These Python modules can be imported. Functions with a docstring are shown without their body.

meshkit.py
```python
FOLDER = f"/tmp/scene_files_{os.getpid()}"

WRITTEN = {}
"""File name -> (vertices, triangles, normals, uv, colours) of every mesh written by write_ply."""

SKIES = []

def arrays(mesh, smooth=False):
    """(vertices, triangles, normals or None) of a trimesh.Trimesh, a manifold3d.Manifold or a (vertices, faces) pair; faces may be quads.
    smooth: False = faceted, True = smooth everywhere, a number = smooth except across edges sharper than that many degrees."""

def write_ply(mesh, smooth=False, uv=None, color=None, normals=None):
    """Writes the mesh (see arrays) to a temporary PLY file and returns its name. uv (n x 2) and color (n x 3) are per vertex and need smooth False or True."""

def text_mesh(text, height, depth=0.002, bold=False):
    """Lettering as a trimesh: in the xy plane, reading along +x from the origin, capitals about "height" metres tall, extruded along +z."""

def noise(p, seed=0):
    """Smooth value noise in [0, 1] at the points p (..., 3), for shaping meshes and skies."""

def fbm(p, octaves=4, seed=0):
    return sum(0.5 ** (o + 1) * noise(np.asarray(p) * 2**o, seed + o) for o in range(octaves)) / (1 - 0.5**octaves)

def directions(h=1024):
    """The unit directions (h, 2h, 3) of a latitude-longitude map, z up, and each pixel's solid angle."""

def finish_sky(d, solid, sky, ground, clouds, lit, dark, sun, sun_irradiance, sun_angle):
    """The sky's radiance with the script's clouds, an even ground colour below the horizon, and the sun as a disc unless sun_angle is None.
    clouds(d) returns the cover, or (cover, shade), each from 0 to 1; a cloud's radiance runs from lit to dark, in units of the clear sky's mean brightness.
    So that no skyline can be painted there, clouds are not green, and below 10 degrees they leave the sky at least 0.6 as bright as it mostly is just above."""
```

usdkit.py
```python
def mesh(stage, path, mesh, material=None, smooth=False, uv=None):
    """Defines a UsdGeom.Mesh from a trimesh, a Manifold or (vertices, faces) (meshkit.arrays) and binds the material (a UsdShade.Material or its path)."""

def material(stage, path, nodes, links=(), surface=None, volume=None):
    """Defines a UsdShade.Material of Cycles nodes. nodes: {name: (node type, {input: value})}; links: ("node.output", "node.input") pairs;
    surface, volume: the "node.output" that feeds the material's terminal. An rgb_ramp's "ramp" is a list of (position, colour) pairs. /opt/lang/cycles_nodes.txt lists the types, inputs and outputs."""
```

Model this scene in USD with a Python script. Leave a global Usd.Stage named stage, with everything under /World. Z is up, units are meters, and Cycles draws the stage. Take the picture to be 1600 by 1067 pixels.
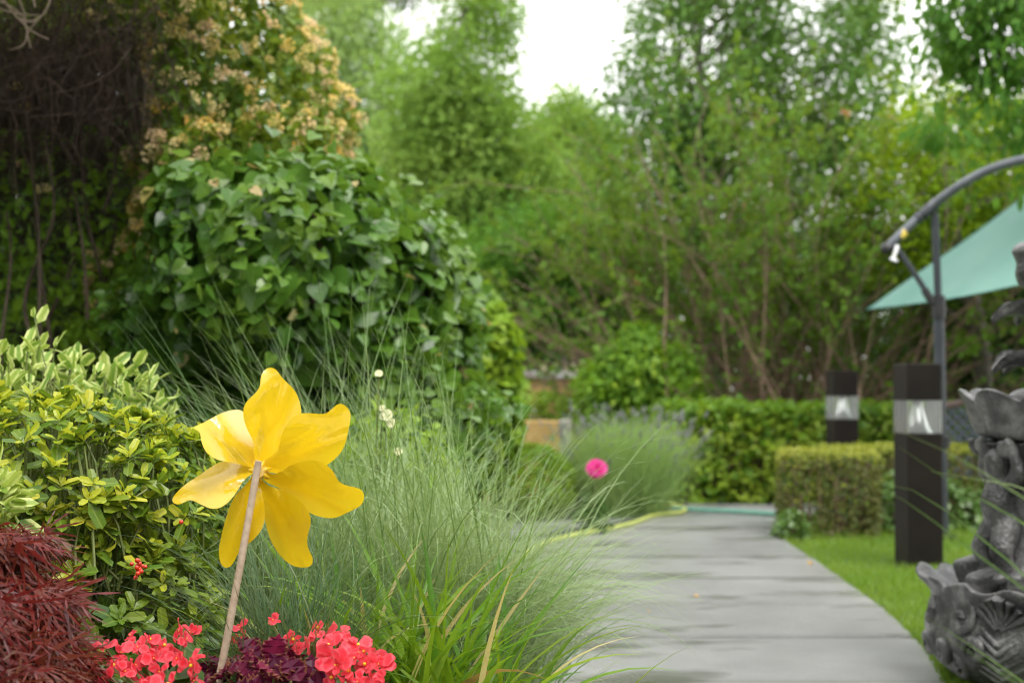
import math
import numpy as np
import trimesh, manifold3d, shapely
from shapely.geometry import Polygon, Point, box as sbox
from scipy.spatial import Delaunay
from pxr import Usd, UsdGeom, UsdShade, UsdLux, Gf, Sdf, Vt
import usdkit, meshkit

stage = Usd.Stage.CreateInMemory()
UsdGeom.SetStageUpAxis(stage, 'Z'); UsdGeom.SetStageMetersPerUnit(stage, 1.0)
UsdGeom.Xform.Define(stage, '/World'); UsdGeom.Scope.Define(stage, '/World/Looks')

# ------------------------------------------------------------------ camera, sky, sun, exposure
EYE = np.array([0, 0, 0.9]); FPX = 2222.2; PITCH = math.atan(70 / FPX)
cam = UsdGeom.Camera.Define(stage, '/World/camera')
cp, sp = math.cos(PITCH), math.sin(PITCH)
cam.AddTransformOp().Set(Gf.Matrix4d(1, 0, 0, 0, 0, -sp, cp, 0, 0, -cp, -sp, 0, *EYE.tolist(), 1))
cam.CreateHorizontalApertureAttr(36.0); cam.CreateVerticalApertureAttr(24.0); cam.CreateFocalLengthAttr(50.0)
cam.CreateFStopAttr(4.0); cam.CreateFocusDistanceAttr(2.42)
cam.CreateClippingRangeAttr(Gf.Vec2f(0.05, 5000)); cam.CreateExposureAttr(1.2)

SUN_EL, SUN_AZ = math.radians(58), math.radians(150)      # direction towards the sun, atan2(x, y)
sky = UsdLux.DomeLight.Define(stage, '/World/sky')
sky.GetPrim().SetCustomDataByKey('kind', 'structure')
skym = usdkit.material(stage, '/World/Looks/sky_look', {
    'tc': ('texture_coordinate', {}),
    'sky': ('sky_texture', {'sky_type': 'single_scattering', 'sun_disc': False, 'sun_elevation': SUN_EL, 'sun_rotation': SUN_AZ}),
    'n': ('noise_texture', {'scale': 1.6, 'detail': 5.0, 'roughness': 0.55}),
    'r': ('rgb_ramp', {'ramp': [(0.25, (9.6, 9.5, 9.3)), (0.75, (13.0, 12.8, 12.5))]}),
    'mx': ('mix', {'mix_type': 'mix', 'fac': 0.9}),
    'bg': ('background_shader', {'strength': 0.1})},
    [('tc.generated', 'n.vector'), ('n.fac', 'r.fac'), ('sky.color', 'mx.color1'), ('r.color', 'mx.color2'), ('mx.color', 'bg.color')],
    surface='bg.background')
UsdShade.MaterialBindingAPI.Apply(sky.GetPrim()).Bind(skym)
sun = UsdLux.DistantLight.Define(stage, '/World/sun')
sun.CreateIntensityAttr(0.3); sun.CreateAngleAttr(25.0); sun.CreateColorAttr(Gf.Vec3f(1, 0.97, 0.92))
sun.CreateNormalizeAttr(True)
sun.AddRotateXYZOp().Set(Gf.Vec3f(90 - math.degrees(SUN_EL), 0, 180 - math.degrees(SUN_AZ)))

# ------------------------------------------------------------------ helpers
PI = math.pi
UP = np.array([0, 0, 1.0])


def ray(u, v):
    a, b = (u - 800) / FPX, -(v - 533.5) / FPX
    d = np.array([a, cp - sp * b, sp + cp * b])
    return d / d[1]                                      # scaled so that y = 1


def P(u, v, d):
    """The place at depth d (metres ahead) that the photograph shows at u, v."""
    return EYE + ray(u, v) * d


def G(u, v, z=0.0):
    r = ray(u, v)
    return EYE + r * ((z - EYE[2]) / r[2])


def R(seed):
    return np.random.default_rng(seed)


def nrm(a):
    return a / np.maximum(np.linalg.norm(a, axis=-1, keepdims=True), 1e-9)


used = {}
LOC = {}


def numbered(parent, name):
    k = (parent, name)
    n = used.get(k, -1) + 1
    used[k] = n
    return f'{parent}/{name}' + (f'_{n:03d}' if n else '')


def thing(name, label, cat, loc=(0, 0, 0), group=None):
    path = numbered('/World', name)
    x = UsdGeom.Xform.Define(stage, path)
    x.AddTranslateOp().Set(Gf.Vec3d(*map(float, loc)))
    p = x.GetPrim()
    p.SetCustomDataByKey('label', label); p.SetCustomDataByKey('category', cat)
    if group:
        p.SetCustomDataByKey('group', group)
    LOC[path] = np.array(loc, float)
    return path


def define(path, v, f, mat, smooth, loc, st=None):
    v = np.asarray(v, float) - loc
    f = np.asarray(f, int)
    if smooth is not False and smooth is not None:
        usdkit.mesh(stage, path, (v, f), mat, smooth=smooth)
        return
    if f.shape[1] == 4:
        f = np.vstack([f[:, [0, 1, 2]], f[:, [0, 2, 3]]])
    m = UsdGeom.Mesh.Define(stage, path)
    m.CreatePointsAttr(Vt.Vec3fArray.FromNumpy(np.ascontiguousarray(v, np.float32)))
    m.CreateFaceVertexCountsAttr(Vt.IntArray.FromNumpy(np.full(len(f), 3, np.int32)))
    m.CreateFaceVertexIndicesAttr(Vt.IntArray.FromNumpy(np.ascontiguousarray(f.ravel(), np.int32)))
    m.CreateSubdivisionSchemeAttr('none')
    if st is not None:
        UsdGeom.PrimvarsAPI(m).CreatePrimvar('st', Sdf.ValueTypeNames.TexCoord2fArray, 'vertex').Set(Vt.Vec2fArray.FromNumpy(np.ascontiguousarray(st, np.float32)))
    UsdShade.MaterialBindingAPI.Apply(m.GetPrim()).Bind(mat)


def part(parent, name, mesh, mat, smooth=False, kind=None, label=None, st=None):
    path = numbered(parent, name)
    if hasattr(mesh, 'vertices'):
        mesh = (mesh.vertices, mesh.faces)
    elif hasattr(mesh, 'to_mesh'):
        mm = mesh.to_mesh(); mesh = (np.array(mm.vert_properties[:, :3]), np.array(mm.tri_verts))
    root = '/'.join(path.split('/')[:3])
    if st is not None and len(st) != len(mesh[0]):
        st = np.tile(st, (len(mesh[0]) // len(st), 1))
    define(path, mesh[0], mesh[1], mat, smooth, LOC.get(root, np.zeros(3)), st)
    p = stage.GetPrimAtPath(path)
    if kind:
        p.SetCustomDataByKey('kind', kind)
    if label:
        p.SetCustomDataByKey('label', label)
    return path


def top(name, mesh, mat, smooth=False, kind=None, label=None, cat=None, group=None):
    path = part('/World', name, mesh, mat, smooth, kind, label)
    p = stage.GetPrimAtPath(path)
    if cat:
        p.SetCustomDataByKey('category', cat)
    if group:
        p.SetCustomDataByKey('group', group)
    return path


def join(ms):
    vs, fs, n = [], [], 0
    for v, f in ms:
        v, f = np.asarray(v, float), np.asarray(f, int)
        if f.shape[1] == 4:
            f = np.vstack([f[:, [0, 1, 2]], f[:, [0, 2, 3]]])
        vs.append(v); fs.append(f + n); n += len(v)
    return np.vstack(vs), np.vstack(fs)


def across(tpl):
    """For each vertex of a leaf: how far along, and how far from the midrib (0) to the edge (1)."""
    v = tpl[0]
    return np.c_[v[:, 0], np.where(np.abs(v[:, 1]) > 0.02, 1.0, 0.0)]


def leaves(Pos, X, N, S, tpl, W=None):
    """Many leaves in one mesh: template tpl laid at Pos, along X, facing N."""
    tv, tf = tpl
    X = nrm(X); N = nrm(N - (N * X).sum(1, keepdims=True) * X); Y = np.cross(N, X)
    S = np.broadcast_to(np.asarray(S, float), (len(Pos),)); W = S if W is None else W * S
    v = (Pos[:, None] + (S[:, None] * tv[:, 0])[..., None] * X[:, None] + (W[:, None] * tv[:, 1])[..., None] * Y[:, None]
         + (S[:, None] * tv[:, 2])[..., None] * N[:, None])
    f = tf[None] + (np.arange(len(Pos)) * len(tv))[:, None, None]
    return v.reshape(-1, 3), f.reshape(-1, 3)


def t_fold(w=0.3, fold=0.1):
    return np.array([(0, 0, 0), (0.45, w, fold), (1, 0, 0), (0.45, -w, fold)]), np.array([(0, 2, 1), (0, 3, 2)])


def t_ovate(w=0.25, fold=0.08, curl=0.2, peak=0.4):
    z = lambda x: -curl * x * x
    a, b = peak * 0.7, peak + 0.3
    v = [(0, 0, 0), (a, 0, z(a)), (b, 0, z(b)), (1, 0, z(1)), (a, w * 0.95, z(a) + fold), (b, w * 0.8, z(b) + fold), (a, -w * 0.95, z(a) + fold), (b, -w * 0.8, z(b) + fold)]
    f = [(0, 1, 4), (1, 2, 5), (1, 5, 4), (2, 3, 5), (0, 6, 1), (1, 7, 2), (1, 6, 7), (2, 7, 3)]
    return np.array(v), np.array(f)


def t_ivy(curl=0.15):
    half = [(0.0, 0.0), (-0.15, 0.22), (-0.04, 0.47), (0.24, 0.54), (0.5, 0.42), (0.76, 0.22), (0.98, 0.0)]
    out = half + [(x, -y) for x, y in half[-2:0:-1]]
    v = [(0.3, 0, -0.05)] + [(x, y, 0.12 * abs(y) - curl * x * x) for x, y in out]
    n = len(out)
    return np.array(v), np.array([(0, 1 + (i + 1) % n, 1 + i) for i in range(n)])


def t_pinnate(k=5, w=0.09):
    vs, fs = [], []
    for i in range(k):
        x = 0.15 + 0.75 * i / (k - 1)
        for s in (1, -1):
            n = len(vs); L = 0.3 * math.sin(PI * (0.25 + 0.65 * x)) + 0.05
            vs += [(x, 0, 0), (x + 0.02 + w * 0.6, s * L * 0.55, 0.02), (x + 0.14, s * L, -0.05), (x + 0.02 - w * 0.6 + 0.05, s * L * 0.5, 0.02)]
            fs += [(n, n + 1, n + 2), (n, n + 2, n + 3)] if s < 0 else [(n, n + 2, n + 1), (n, n + 3, n + 2)]
    return np.array(vs), np.array(fs)


def randdir(r, n):
    return nrm(r.normal(size=(n, 3)))


def ell_surface(ells, n, r, jit=0.08, keep=0.9, lump=0.12, seed=0):
    """Points and outward normals on the skin of a union of ellipsoids [(centre, radii)], lumpy."""
    A = np.array([(e[1][0] * e[1][1] + e[1][1] * e[1][2] + e[1][0] * e[1][2]) for e in ells]); A = A / A.sum()
    k = r.choice(len(ells), n, p=A)
    C = np.array([e[0] for e in ells]); Q = np.array([e[1] for e in ells])
    d = randdir(r, n)
    N = nrm(d / Q[k])
    rad = 1 + lump * (meshkit.fbm(d * 2.6 + k[:, None] * 7.1, 3, seed) - 0.5) * 2
    p = C[k] + Q[k] * d * (rad - np.abs(r.normal(size=n)) * jit)[:, None]
    ok = np.ones(n, bool)
    for i in range(len(ells)):
        ok &= (k == i) | ((((p - C[i]) / Q[i]) ** 2).sum(1) > keep * keep)
    return p[ok], N[ok]


def skin_leaves(p, N, r, size, tpl, out=0.5, up=0.5, rnd=0.5, tipdown=0.6, tipout=0.4, w=None, sv=0.25):
    n = len(p)
    nn = nrm(N * out + UP * up + r.normal(size=(n, 3)) * rnd)
    tip = N * tipout - UP * tipdown + r.normal(size=(n, 3)) * 0.55
    tip = tip - (tip * nn).sum(1, keepdims=True) * nn
    S = size * np.clip(1 + r.normal(size=n) * sv, 0.5, 1.6)
    return leaves(p, tip, nn, S, tpl, w)


def tubes(Pts, Rad, sides=3):
    """n tapering tubes through Pts (n, k, 3) with radii Rad (n, k), one mesh."""
    Pts = np.asarray(Pts, float); n, k = Pts.shape[:2]
    Rad = np.broadcast_to(Rad, (n, k))
    T = nrm(np.gradient(Pts, axis=1))
    ref = np.where(np.abs(T[:, :1, 2:3]) > 0.9, np.array([1.0, 0, 0]), UP)
    A = nrm(np.cross(T, np.broadcast_to(ref, T.shape))); B = np.cross(T, A)
    th = np.arange(sides) * 2 * PI / sides
    v = Pts[:, :, None] + Rad[..., None, None] * (A[:, :, None] * np.cos(th)[:, None] + B[:, :, None] * np.sin(th)[:, None])
    i, j = np.meshgrid(np.arange(k - 1), np.arange(sides), indexing='ij')
    a = i * sides + j; b = i * sides + (j + 1) % sides
    q = np.stack([a, b, b + sides, a + sides], -1).reshape(-1, 4)
    caps = [(0, s + 1, s) for s in range(1, sides - 1)] + [((k - 1) * sides, (k - 1) * sides + s, (k - 1) * sides + s + 1) for s in range(1, sides - 1)]
    t = np.vstack([q[:, [0, 1, 2]], q[:, [0, 2, 3]], np.array(caps, int).reshape(-1, 3)])
    f = t[None] + (np.arange(n) * k * sides)[:, None, None]
    return v.reshape(-1, 3), f.reshape(-1, 3)


def spline(pts, n):
    pts = np.asarray(pts, float)
    from scipy.interpolate import CubicSpline
    s = np.r_[0, np.cumsum(np.linalg.norm(np.diff(pts, axis=0), axis=1))]
    return CubicSpline(s, pts)(np.linspace(0, s[-1], n))


def tube(pts, rad, sides=8, n=None):
    pts = spline(pts, n) if n else np.asarray(pts, float)
    rad = np.interp(np.linspace(0, 1, len(pts)), np.linspace(0, 1, np.size(rad)), np.atleast_1d(rad))
    return tubes(pts[None], rad[None], sides)


def twigs(P0, D, L, rad, r, bend=0.3, sag=0.0, k=6, taper=0.25):
    n = len(P0); D = nrm(D); t = np.linspace(0, 1, k)
    side = nrm(np.cross(D, randdir(r, n))); side2 = nrm(np.cross(D, randdir(r, n)))
    L = np.broadcast_to(L, (n,)); b1 = r.normal(size=n) * bend; b2 = r.normal(size=n) * bend * 0.4
    p = (P0[:, None] + D[:, None] * (L[:, None] * t)[..., None] + side[:, None] * ((b1 * L)[:, None] * t ** 2)[..., None]
         + side2[:, None] * ((b2 * L)[:, None] * np.sin(t * 6.0))[..., None] - UP * ((sag * L)[:, None] * t ** 2)[..., None])
    return p, np.asarray(np.broadcast_to(rad, (n,)))[:, None] * (1 - (1 - taper) * t)


def blades(base, az, L, th0, th1, w, r, seg=9, pw=1.5, vfold=0.0, twist=0.4):
    """Grass blades: ribbons that leave the ground th0 from upright and lean to th1 at the tip."""
    n = len(base); t = np.linspace(0, 1, seg + 1)
    L, th0, th1, w, az = (np.broadcast_to(np.asarray(x, float), (n,)) for x in (L, th0, th1, w, az))
    th = th0[:, None] + (th1 - th0)[:, None] * t ** pw
    ds = L[:, None] / seg
    h = np.stack([np.sin(az), np.cos(az)], 1)
    hor = np.concatenate([np.zeros((n, 1)), np.cumsum(np.sin(th[:, :-1]) * ds, 1)], 1)
    ver = np.concatenate([np.zeros((n, 1)), np.cumsum(np.cos(th[:, :-1]) * ds, 1)], 1)
    side_w = r.normal(size=n) * 0.13
    c = np.empty((n, seg + 1, 3))
    sd = np.stack([h[:, 1], -h[:, 0]], 1)
    c[..., :2] = base[:, None, :2] + h[:, None] * hor[..., None] + sd[:, None] * ((side_w * L)[:, None] * t ** 2)[..., None]
    c[..., 2] = base[:, None, 2] + ver
    tw = r.normal(size=n) * twist
    tang = nrm(np.gradient(c, axis=1))
    S0 = np.concatenate([sd, np.zeros((n, 1))], 1)[:, None] * np.ones((1, seg + 1, 1))
    N0 = np.cross(tang, S0)
    Sv = nrm(S0 * np.cos(tw)[:, None, None] + N0 * np.sin(tw)[:, None, None])
    prof = np.clip(np.minimum(1, 0.55 + 2.2 * t) * (1 - t ** 2.2), 0.03, None)
    half = (w[:, None] * prof / 2)[..., None] * Sv
    if vfold:
        v = np.stack([c - half, c - N0 * (w[:, None] * prof * vfold)[..., None], c + half], 2); m = 3
    else:
        v = np.stack([c - half, c + half], 2); m = 2
    qs = []
    for j in range(m - 1):
        a = np.arange(seg) * m + j
        qs.append(np.stack([a, a + 1, a + m + 1, a + m], 1))
    q = np.vstack(qs)
    tq = np.vstack([q[:, [0, 1, 2]], q[:, [0, 2, 3]]])
    f = tq[None] + (np.arange(n) * (seg + 1) * m)[:, None, None]
    return v.reshape(-1, 3), f.reshape(-1, 3), (seg + 1) * m, len(tq)


def piece(v, f, i, nv, nf):
    return v[i * nv:(i + 1) * nv], f[i * nf:(i + 1) * nf] - i * nv


def split_largest(parent, name, stuff_name, v, f, nv, nf, mat, most=300, stuff_mat=None, mats=None, minpx=9, st=None):
    """The pieces that show largest and face the open become parts, the rest one part of kind stuff."""
    n = len(v) // nv
    vv = v.reshape(n, nv, 3)
    c = vv.mean(1)
    d = np.maximum(c[:, 1], 0.3)
    rel = c - EYE
    u = 800 + FPX * rel[:, 0] / d; w = 533.5 + 70 - FPX * rel[:, 2] / d
    ext = np.linalg.norm(vv.max(1) - vv.min(1), axis=1) / d * FPX
    inside = (u > -20) & (u < 1620) & (w > -20) & (w < 1090) & (ext > minpx)
    cell = np.floor(u / 22).astype(int) * 1000 + np.floor(w / 22).astype(int)
    order = np.argsort(d)
    seen, pick = {}, []
    for i in order:                                        # nearest pieces first, a few for each small patch of the view
        if inside[i] and seen.get(cell[i], 0) < 2:
            seen[cell[i]] = seen.get(cell[i], 0) + 1
            pick.append(i)
    pick = np.array(pick, int)
    if len(pick) > most:
        pick = pick[np.argsort(-ext[pick])][:most]
    for i in pick:
        pv, pf = piece(v, f, i, nv, nf)
        part(parent, name, (pv, pf), mat if mats is None else mats[i % len(mats)], st=st)
    rest = np.setdiff1d(np.arange(n), pick)
    if len(rest):
        rv = vv[rest].reshape(-1, 3)
        rf = (f.reshape(n, nf, 3)[rest] - (rest * nv)[:, None, None] + (np.arange(len(rest)) * nv)[:, None, None]).reshape(-1, 3)
        part(parent, stuff_name, (rv, rf), stuff_mat or mat, kind='stuff', st=st)


def hull(points_radii, res=10):
    vs = []
    s = trimesh.creation.icosphere(1)
    for p, rad in points_radii:
        vs.append(np.asarray(s.vertices) * rad + np.asarray(p))
    return manifold3d.Manifold.hull_points(np.vstack(vs).astype(np.float32))


def rbox(w, d, h, b=0.004):
    """A box w x d x h standing on z = 0 at the origin, edges chamfered."""
    vs = []
    for sx in (-1, 1):
        for sy in (-1, 1):
            for z0, sz in ((0, -1), (h, 1)):
                for k in range(3):
                    o = np.array([w / 2 - b, d / 2 - b, b]) if False else None
                    x, y = sx * (w / 2 - (b if k != 0 else 0)), sy * (d / 2 - (b if k != 1 else 0))
                    z = z0 - sz * (b if k != 2 else 0)
                    vs.append((x, y, z))
    return trimesh.convex.convex_hull(np.array(vs))


def moved(m, loc, rz=0.0, rx=0.0, ry=0.0):
    m = m.copy()
    M = trimesh.transformations.euler_matrix(rx, ry, rz); M[:3, 3] = loc
    m.apply_transform(M)
    return m


# ------------------------------------------------------------------ materials
def leafmat(name, cols, rough=0.42, trans=0.3, spec=0.28, tint=None, big=2.0, rib=None, edge=None, edge_at=(0.5, 0.62)):
    """Leaf: every leaf takes its own tone from the ramp; light also comes through it."""
    k = np.linspace(0, 1, len(cols))
    tint = tint or tuple(np.array(cols[-1]) * np.array([1.3, 1.35, 0.6]))
    nodes = {
        'g': ('geometry', {}), 'o': ('object_info', {}),
        'a': ('math', {'math_type': 'add'}), 'fr': ('math', {'math_type': 'fraction'}),
        'n': ('noise_texture', {'scale': big, 'detail': 2.0}),
        'm1': ('math', {'math_type': 'multiply_add', 'value2': 0.65, 'value3': -0.15}),
        'm2': ('math', {'math_type': 'multiply_add', 'value2': 1.0}),
        'n2': ('noise_texture', {'scale': big * 45, 'detail': 2.0}),
        'm3': ('math', {'math_type': 'multiply_add', 'value2': 0.3}),
        'm4': ('math', {'math_type': 'subtract', 'value2': 0.15}),
        'r': ('rgb_ramp', {'ramp': list(zip(k, cols))}),
        'p': ('principled_bsdf', {'roughness': rough, 'specular_ior_level': spec}),
        't': ('translucent_bsdf', {}),
        'tm': ('mix', {'mix_type': 'mix', 'fac': 0.5, 'color2': tint}),
        'mx': ('mix_closure', {'fac': trans})}
    links = [('g.random_per_island', 'a.value1'), ('o.random', 'a.value2'), ('a.value', 'fr.value1'), ('fr.value', 'm1.value1'),
             ('g.position', 'n.vector'), ('n.fac', 'm2.value1'), ('m1.value', 'm2.value3'),
             ('g.position', 'n2.vector'), ('n2.fac', 'm3.value1'), ('m2.value', 'm3.value3'), ('m3.value', 'm4.value1'), ('m4.value', 'r.fac'),
             ('r.color', 'p.base_color'), ('r.color', 'tm.color1'), ('tm.color', 't.color'),
             ('p.BSDF', 'mx.closure1'), ('t.BSDF', 'mx.closure2')]
    if rib or edge:
        nodes |= {'uv': ('attribute', {'attribute': 'st'}), 'sx': ('separate_xyz', {})}
        links += [('uv.vector', 'sx.vector')]
        out_ = 'r.color'
        links = [l for l in links if l[0] != 'r.color']
        if rib:
            nodes |= {'rr': ('rgb_ramp', {'ramp': [(0.0, (0.75, 0.75, 0.75)), (0.10, (0.35, 0.35, 0.35)), (0.22, (0, 0, 0))]}), 'rm': ('mix', {'mix_type': 'mix', 'color2': rib})}
            links += [('sx.y', 'rr.fac'), ('rr.color', 'rm.fac'), (out_, 'rm.color1')]; out_ = 'rm.color'
        if edge:
            nodes |= {'en': ('noise_texture', {'scale': 130.0, 'detail': 2.0}), 'ea': ('math', {'math_type': 'multiply_add', 'value2': 0.5}), 'es': ('math', {'math_type': 'subtract', 'value2': 0.25}),
                      'er': ('rgb_ramp', {'ramp': [(edge_at[0], (0, 0, 0)), (edge_at[1], (1, 1, 1))]}), 'em': ('mix', {'mix_type': 'mix', 'color2': edge})}
            links += [('g.position', 'en.vector'), ('en.fac', 'ea.value1'), ('sx.y', 'ea.value3'), ('ea.value', 'es.value1'), ('es.value', 'er.fac'), ('er.color', 'em.fac'), (out_, 'em.color1')]; out_ = 'em.color'
        links += [(out_, 'p.base_color'), (out_, 'tm.color1')]
    return usdkit.material(stage, '/World/Looks/' + name, nodes, links, surface='mx.closure')


def noisemat(name, c1, c2, scale=8, rough=0.6, bump=0.0, bscale=None, metallic=0.0, spec=0.5, detail=5, bdist=0.01, lo=0.35, hi=0.65, coat=0.0):
    nodes = {'g': ('geometry', {}), 'n': ('noise_texture', {'scale': scale, 'detail': detail, 'roughness': 0.6}),
             'r': ('rgb_ramp', {'ramp': [(lo, c1), (hi, c2)]}),
             'p': ('principled_bsdf', {'roughness': rough, 'metallic': metallic, 'specular_ior_level': spec, 'coat_weight': coat})}
    links = [('g.position', 'n.vector'), ('n.fac', 'r.fac'), ('r.color', 'p.base_color')]
    if bump:
        nodes['n2'] = ('noise_texture', {'scale': bscale or scale * 4, 'detail': 4.0}); nodes['b'] = ('bump', {'strength': bump, 'distance': bdist})
        links += [('g.position', 'n2.vector'), ('n2.fac', 'b.height'), ('b.normal', 'p.normal')]
    return usdkit.material(stage, '/World/Looks/' + name, nodes, links, surface='p.BSDF')


M = {}
M['ivy'] = leafmat('ivy_leaf', [(0.010, 0.035, 0.007), (0.022, 0.07, 0.012), (0.045, 0.12, 0.016), (0.08, 0.18, 0.02), (0.15, 0.25, 0.03)], rough=0.3, trans=0.25, spec=0.4, rib=(0.13, 0.22, 0.06))
M['honeysuckle'] = leafmat('honeysuckle_leaf', [(0.025, 0.065, 0.008), (0.065, 0.14, 0.014), (0.13, 0.22, 0.02), (0.24, 0.28, 0.03)], trans=0.3)
M['honey_flower'] = leafmat('honeysuckle_flower', [(0.82, 0.46, 0.06), (0.85, 0.60, 0.13), (0.88, 0.76, 0.40), (0.84, 0.58, 0.42)], rough=0.5, trans=0.25, spec=0.2, tint=(0.9, 0.75, 0.4))
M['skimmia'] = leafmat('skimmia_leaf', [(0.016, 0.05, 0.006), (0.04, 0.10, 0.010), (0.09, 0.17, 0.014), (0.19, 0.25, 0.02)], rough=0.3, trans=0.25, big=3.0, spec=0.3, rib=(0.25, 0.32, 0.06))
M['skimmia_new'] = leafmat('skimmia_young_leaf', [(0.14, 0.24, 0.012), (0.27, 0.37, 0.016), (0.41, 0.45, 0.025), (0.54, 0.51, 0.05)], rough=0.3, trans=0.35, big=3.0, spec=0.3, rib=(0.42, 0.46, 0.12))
M['varieg'] = leafmat('variegated_leaf', [(0.06, 0.16, 0.03), (0.12, 0.24, 0.04), (0.22, 0.34, 0.06), (0.36, 0.44, 0.10)], rough=0.4, trans=0.3, big=18.0, edge=(0.58, 0.64, 0.24), edge_at=(0.40, 0.62))
M['maple'] = leafmat('red_maple_leaf', [(0.014, 0.004, 0.004), (0.055, 0.006, 0.006), (0.14, 0.012, 0.010), (0.09, 0.036, 0.014)], rough=0.32, trans=0.2, spec=0.3, tint=(0.32, 0.04, 0.03))
M['grass_fine'] = leafmat('maiden_grass', [(0.022, 0.064, 0.014), (0.055, 0.125, 0.03), (0.11, 0.20, 0.058), (0.30, 0.39, 0.19)], rough=0.45, trans=0.25, big=1.5)
M['strap'] = leafmat('strap_leaf', [(0.025, 0.08, 0.010), (0.06, 0.16, 0.012), (0.11, 0.23, 0.012), (0.22, 0.31, 0.02)], rough=0.35, trans=0.35)
M['strap_dry'] = leafmat('dry_strap_leaf', [(0.38, 0.30, 0.06), (0.50, 0.42, 0.14), (0.56, 0.50, 0.25), (0.34, 0.22, 0.08)], rough=0.5, trans=0.3)
M['sedge'] = leafmat('sedge_blade', [(0.02, 0.05, 0.018), (0.035, 0.085, 0.03), (0.07, 0.13, 0.05), (0.16, 0.2, 0.1)], rough=0.4, trans=0.2)
M['begonia'] = leafmat('begonia_petal', [(0.62, 0.015, 0.03), (0.74, 0.025, 0.045), (0.80, 0.045, 0.075), (0.84, 0.09, 0.12)], rough=0.45, trans=0.35, spec=0.2, tint=(0.9, 0.08, 0.09), edge=(0.86, 0.14, 0.18), edge_at=(0.6, 1.15))
M['begonia_leaf'] = leafmat('begonia_leaf', [(0.02, 0.05, 0.01), (0.04, 0.10, 0.015), (0.07, 0.14, 0.02)], rough=0.35)
M['rosepink'] = leafmat('pink_petal', [(0.50, 0.006, 0.13), (0.66, 0.015, 0.22), (0.78, 0.08, 0.36)], trans=0.25, tint=(0.8, 0.02, 0.28))
M['cream'] = leafmat('cream_petal', [(0.62, 0.60, 0.36), (0.7, 0.68, 0.44), (0.75, 0.73, 0.55)], trans=0.3)
M['yellowflower'] = leafmat('yellow_petal', [(0.7, 0.5, 0.02), (0.8, 0.62, 0.04), (0.85, 0.7, 0.1)], trans=0.3)
M['laurel'] = leafmat('laurel_leaf', [(0.025, 0.08, 0.008), (0.07, 0.17, 0.013), (0.14, 0.26, 0.018), (0.27, 0.37, 0.035)], rough=0.35, trans=0.3)
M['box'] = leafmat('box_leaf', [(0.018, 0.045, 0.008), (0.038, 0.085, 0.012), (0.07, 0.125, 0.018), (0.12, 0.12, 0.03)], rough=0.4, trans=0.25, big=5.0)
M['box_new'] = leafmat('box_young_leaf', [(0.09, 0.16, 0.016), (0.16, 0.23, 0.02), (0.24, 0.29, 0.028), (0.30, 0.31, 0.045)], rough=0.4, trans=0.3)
M['bright'] = leafmat('bright_leaf', [(0.03, 0.09, 0.01), (0.09, 0.22, 0.016), (0.18, 0.32, 0.022), (0.29, 0.40, 0.035)], trans=0.35)
M['lavender'] = leafmat('lavender_stem', [(0.10, 0.20, 0.045), (0.19, 0.32, 0.085), (0.30, 0.43, 0.15)], rough=0.6, trans=0.2)
M['lavflower'] = leafmat('lavender_flower', [(0.14, 0.15, 0.15), (0.20, 0.20, 0.21), (0.28, 0.275, 0.29)], rough=0.7, trans=0.2, tint=(0.3, 0.28, 0.42))
M['light_tree'] = leafmat('light_tree_leaf', [(0.04, 0.10, 0.022), (0.09, 0.195, 0.04), (0.15, 0.28, 0.055), (0.25, 0.37, 0.075)], trans=0.4, big=0.6, spec=0.12)
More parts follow.
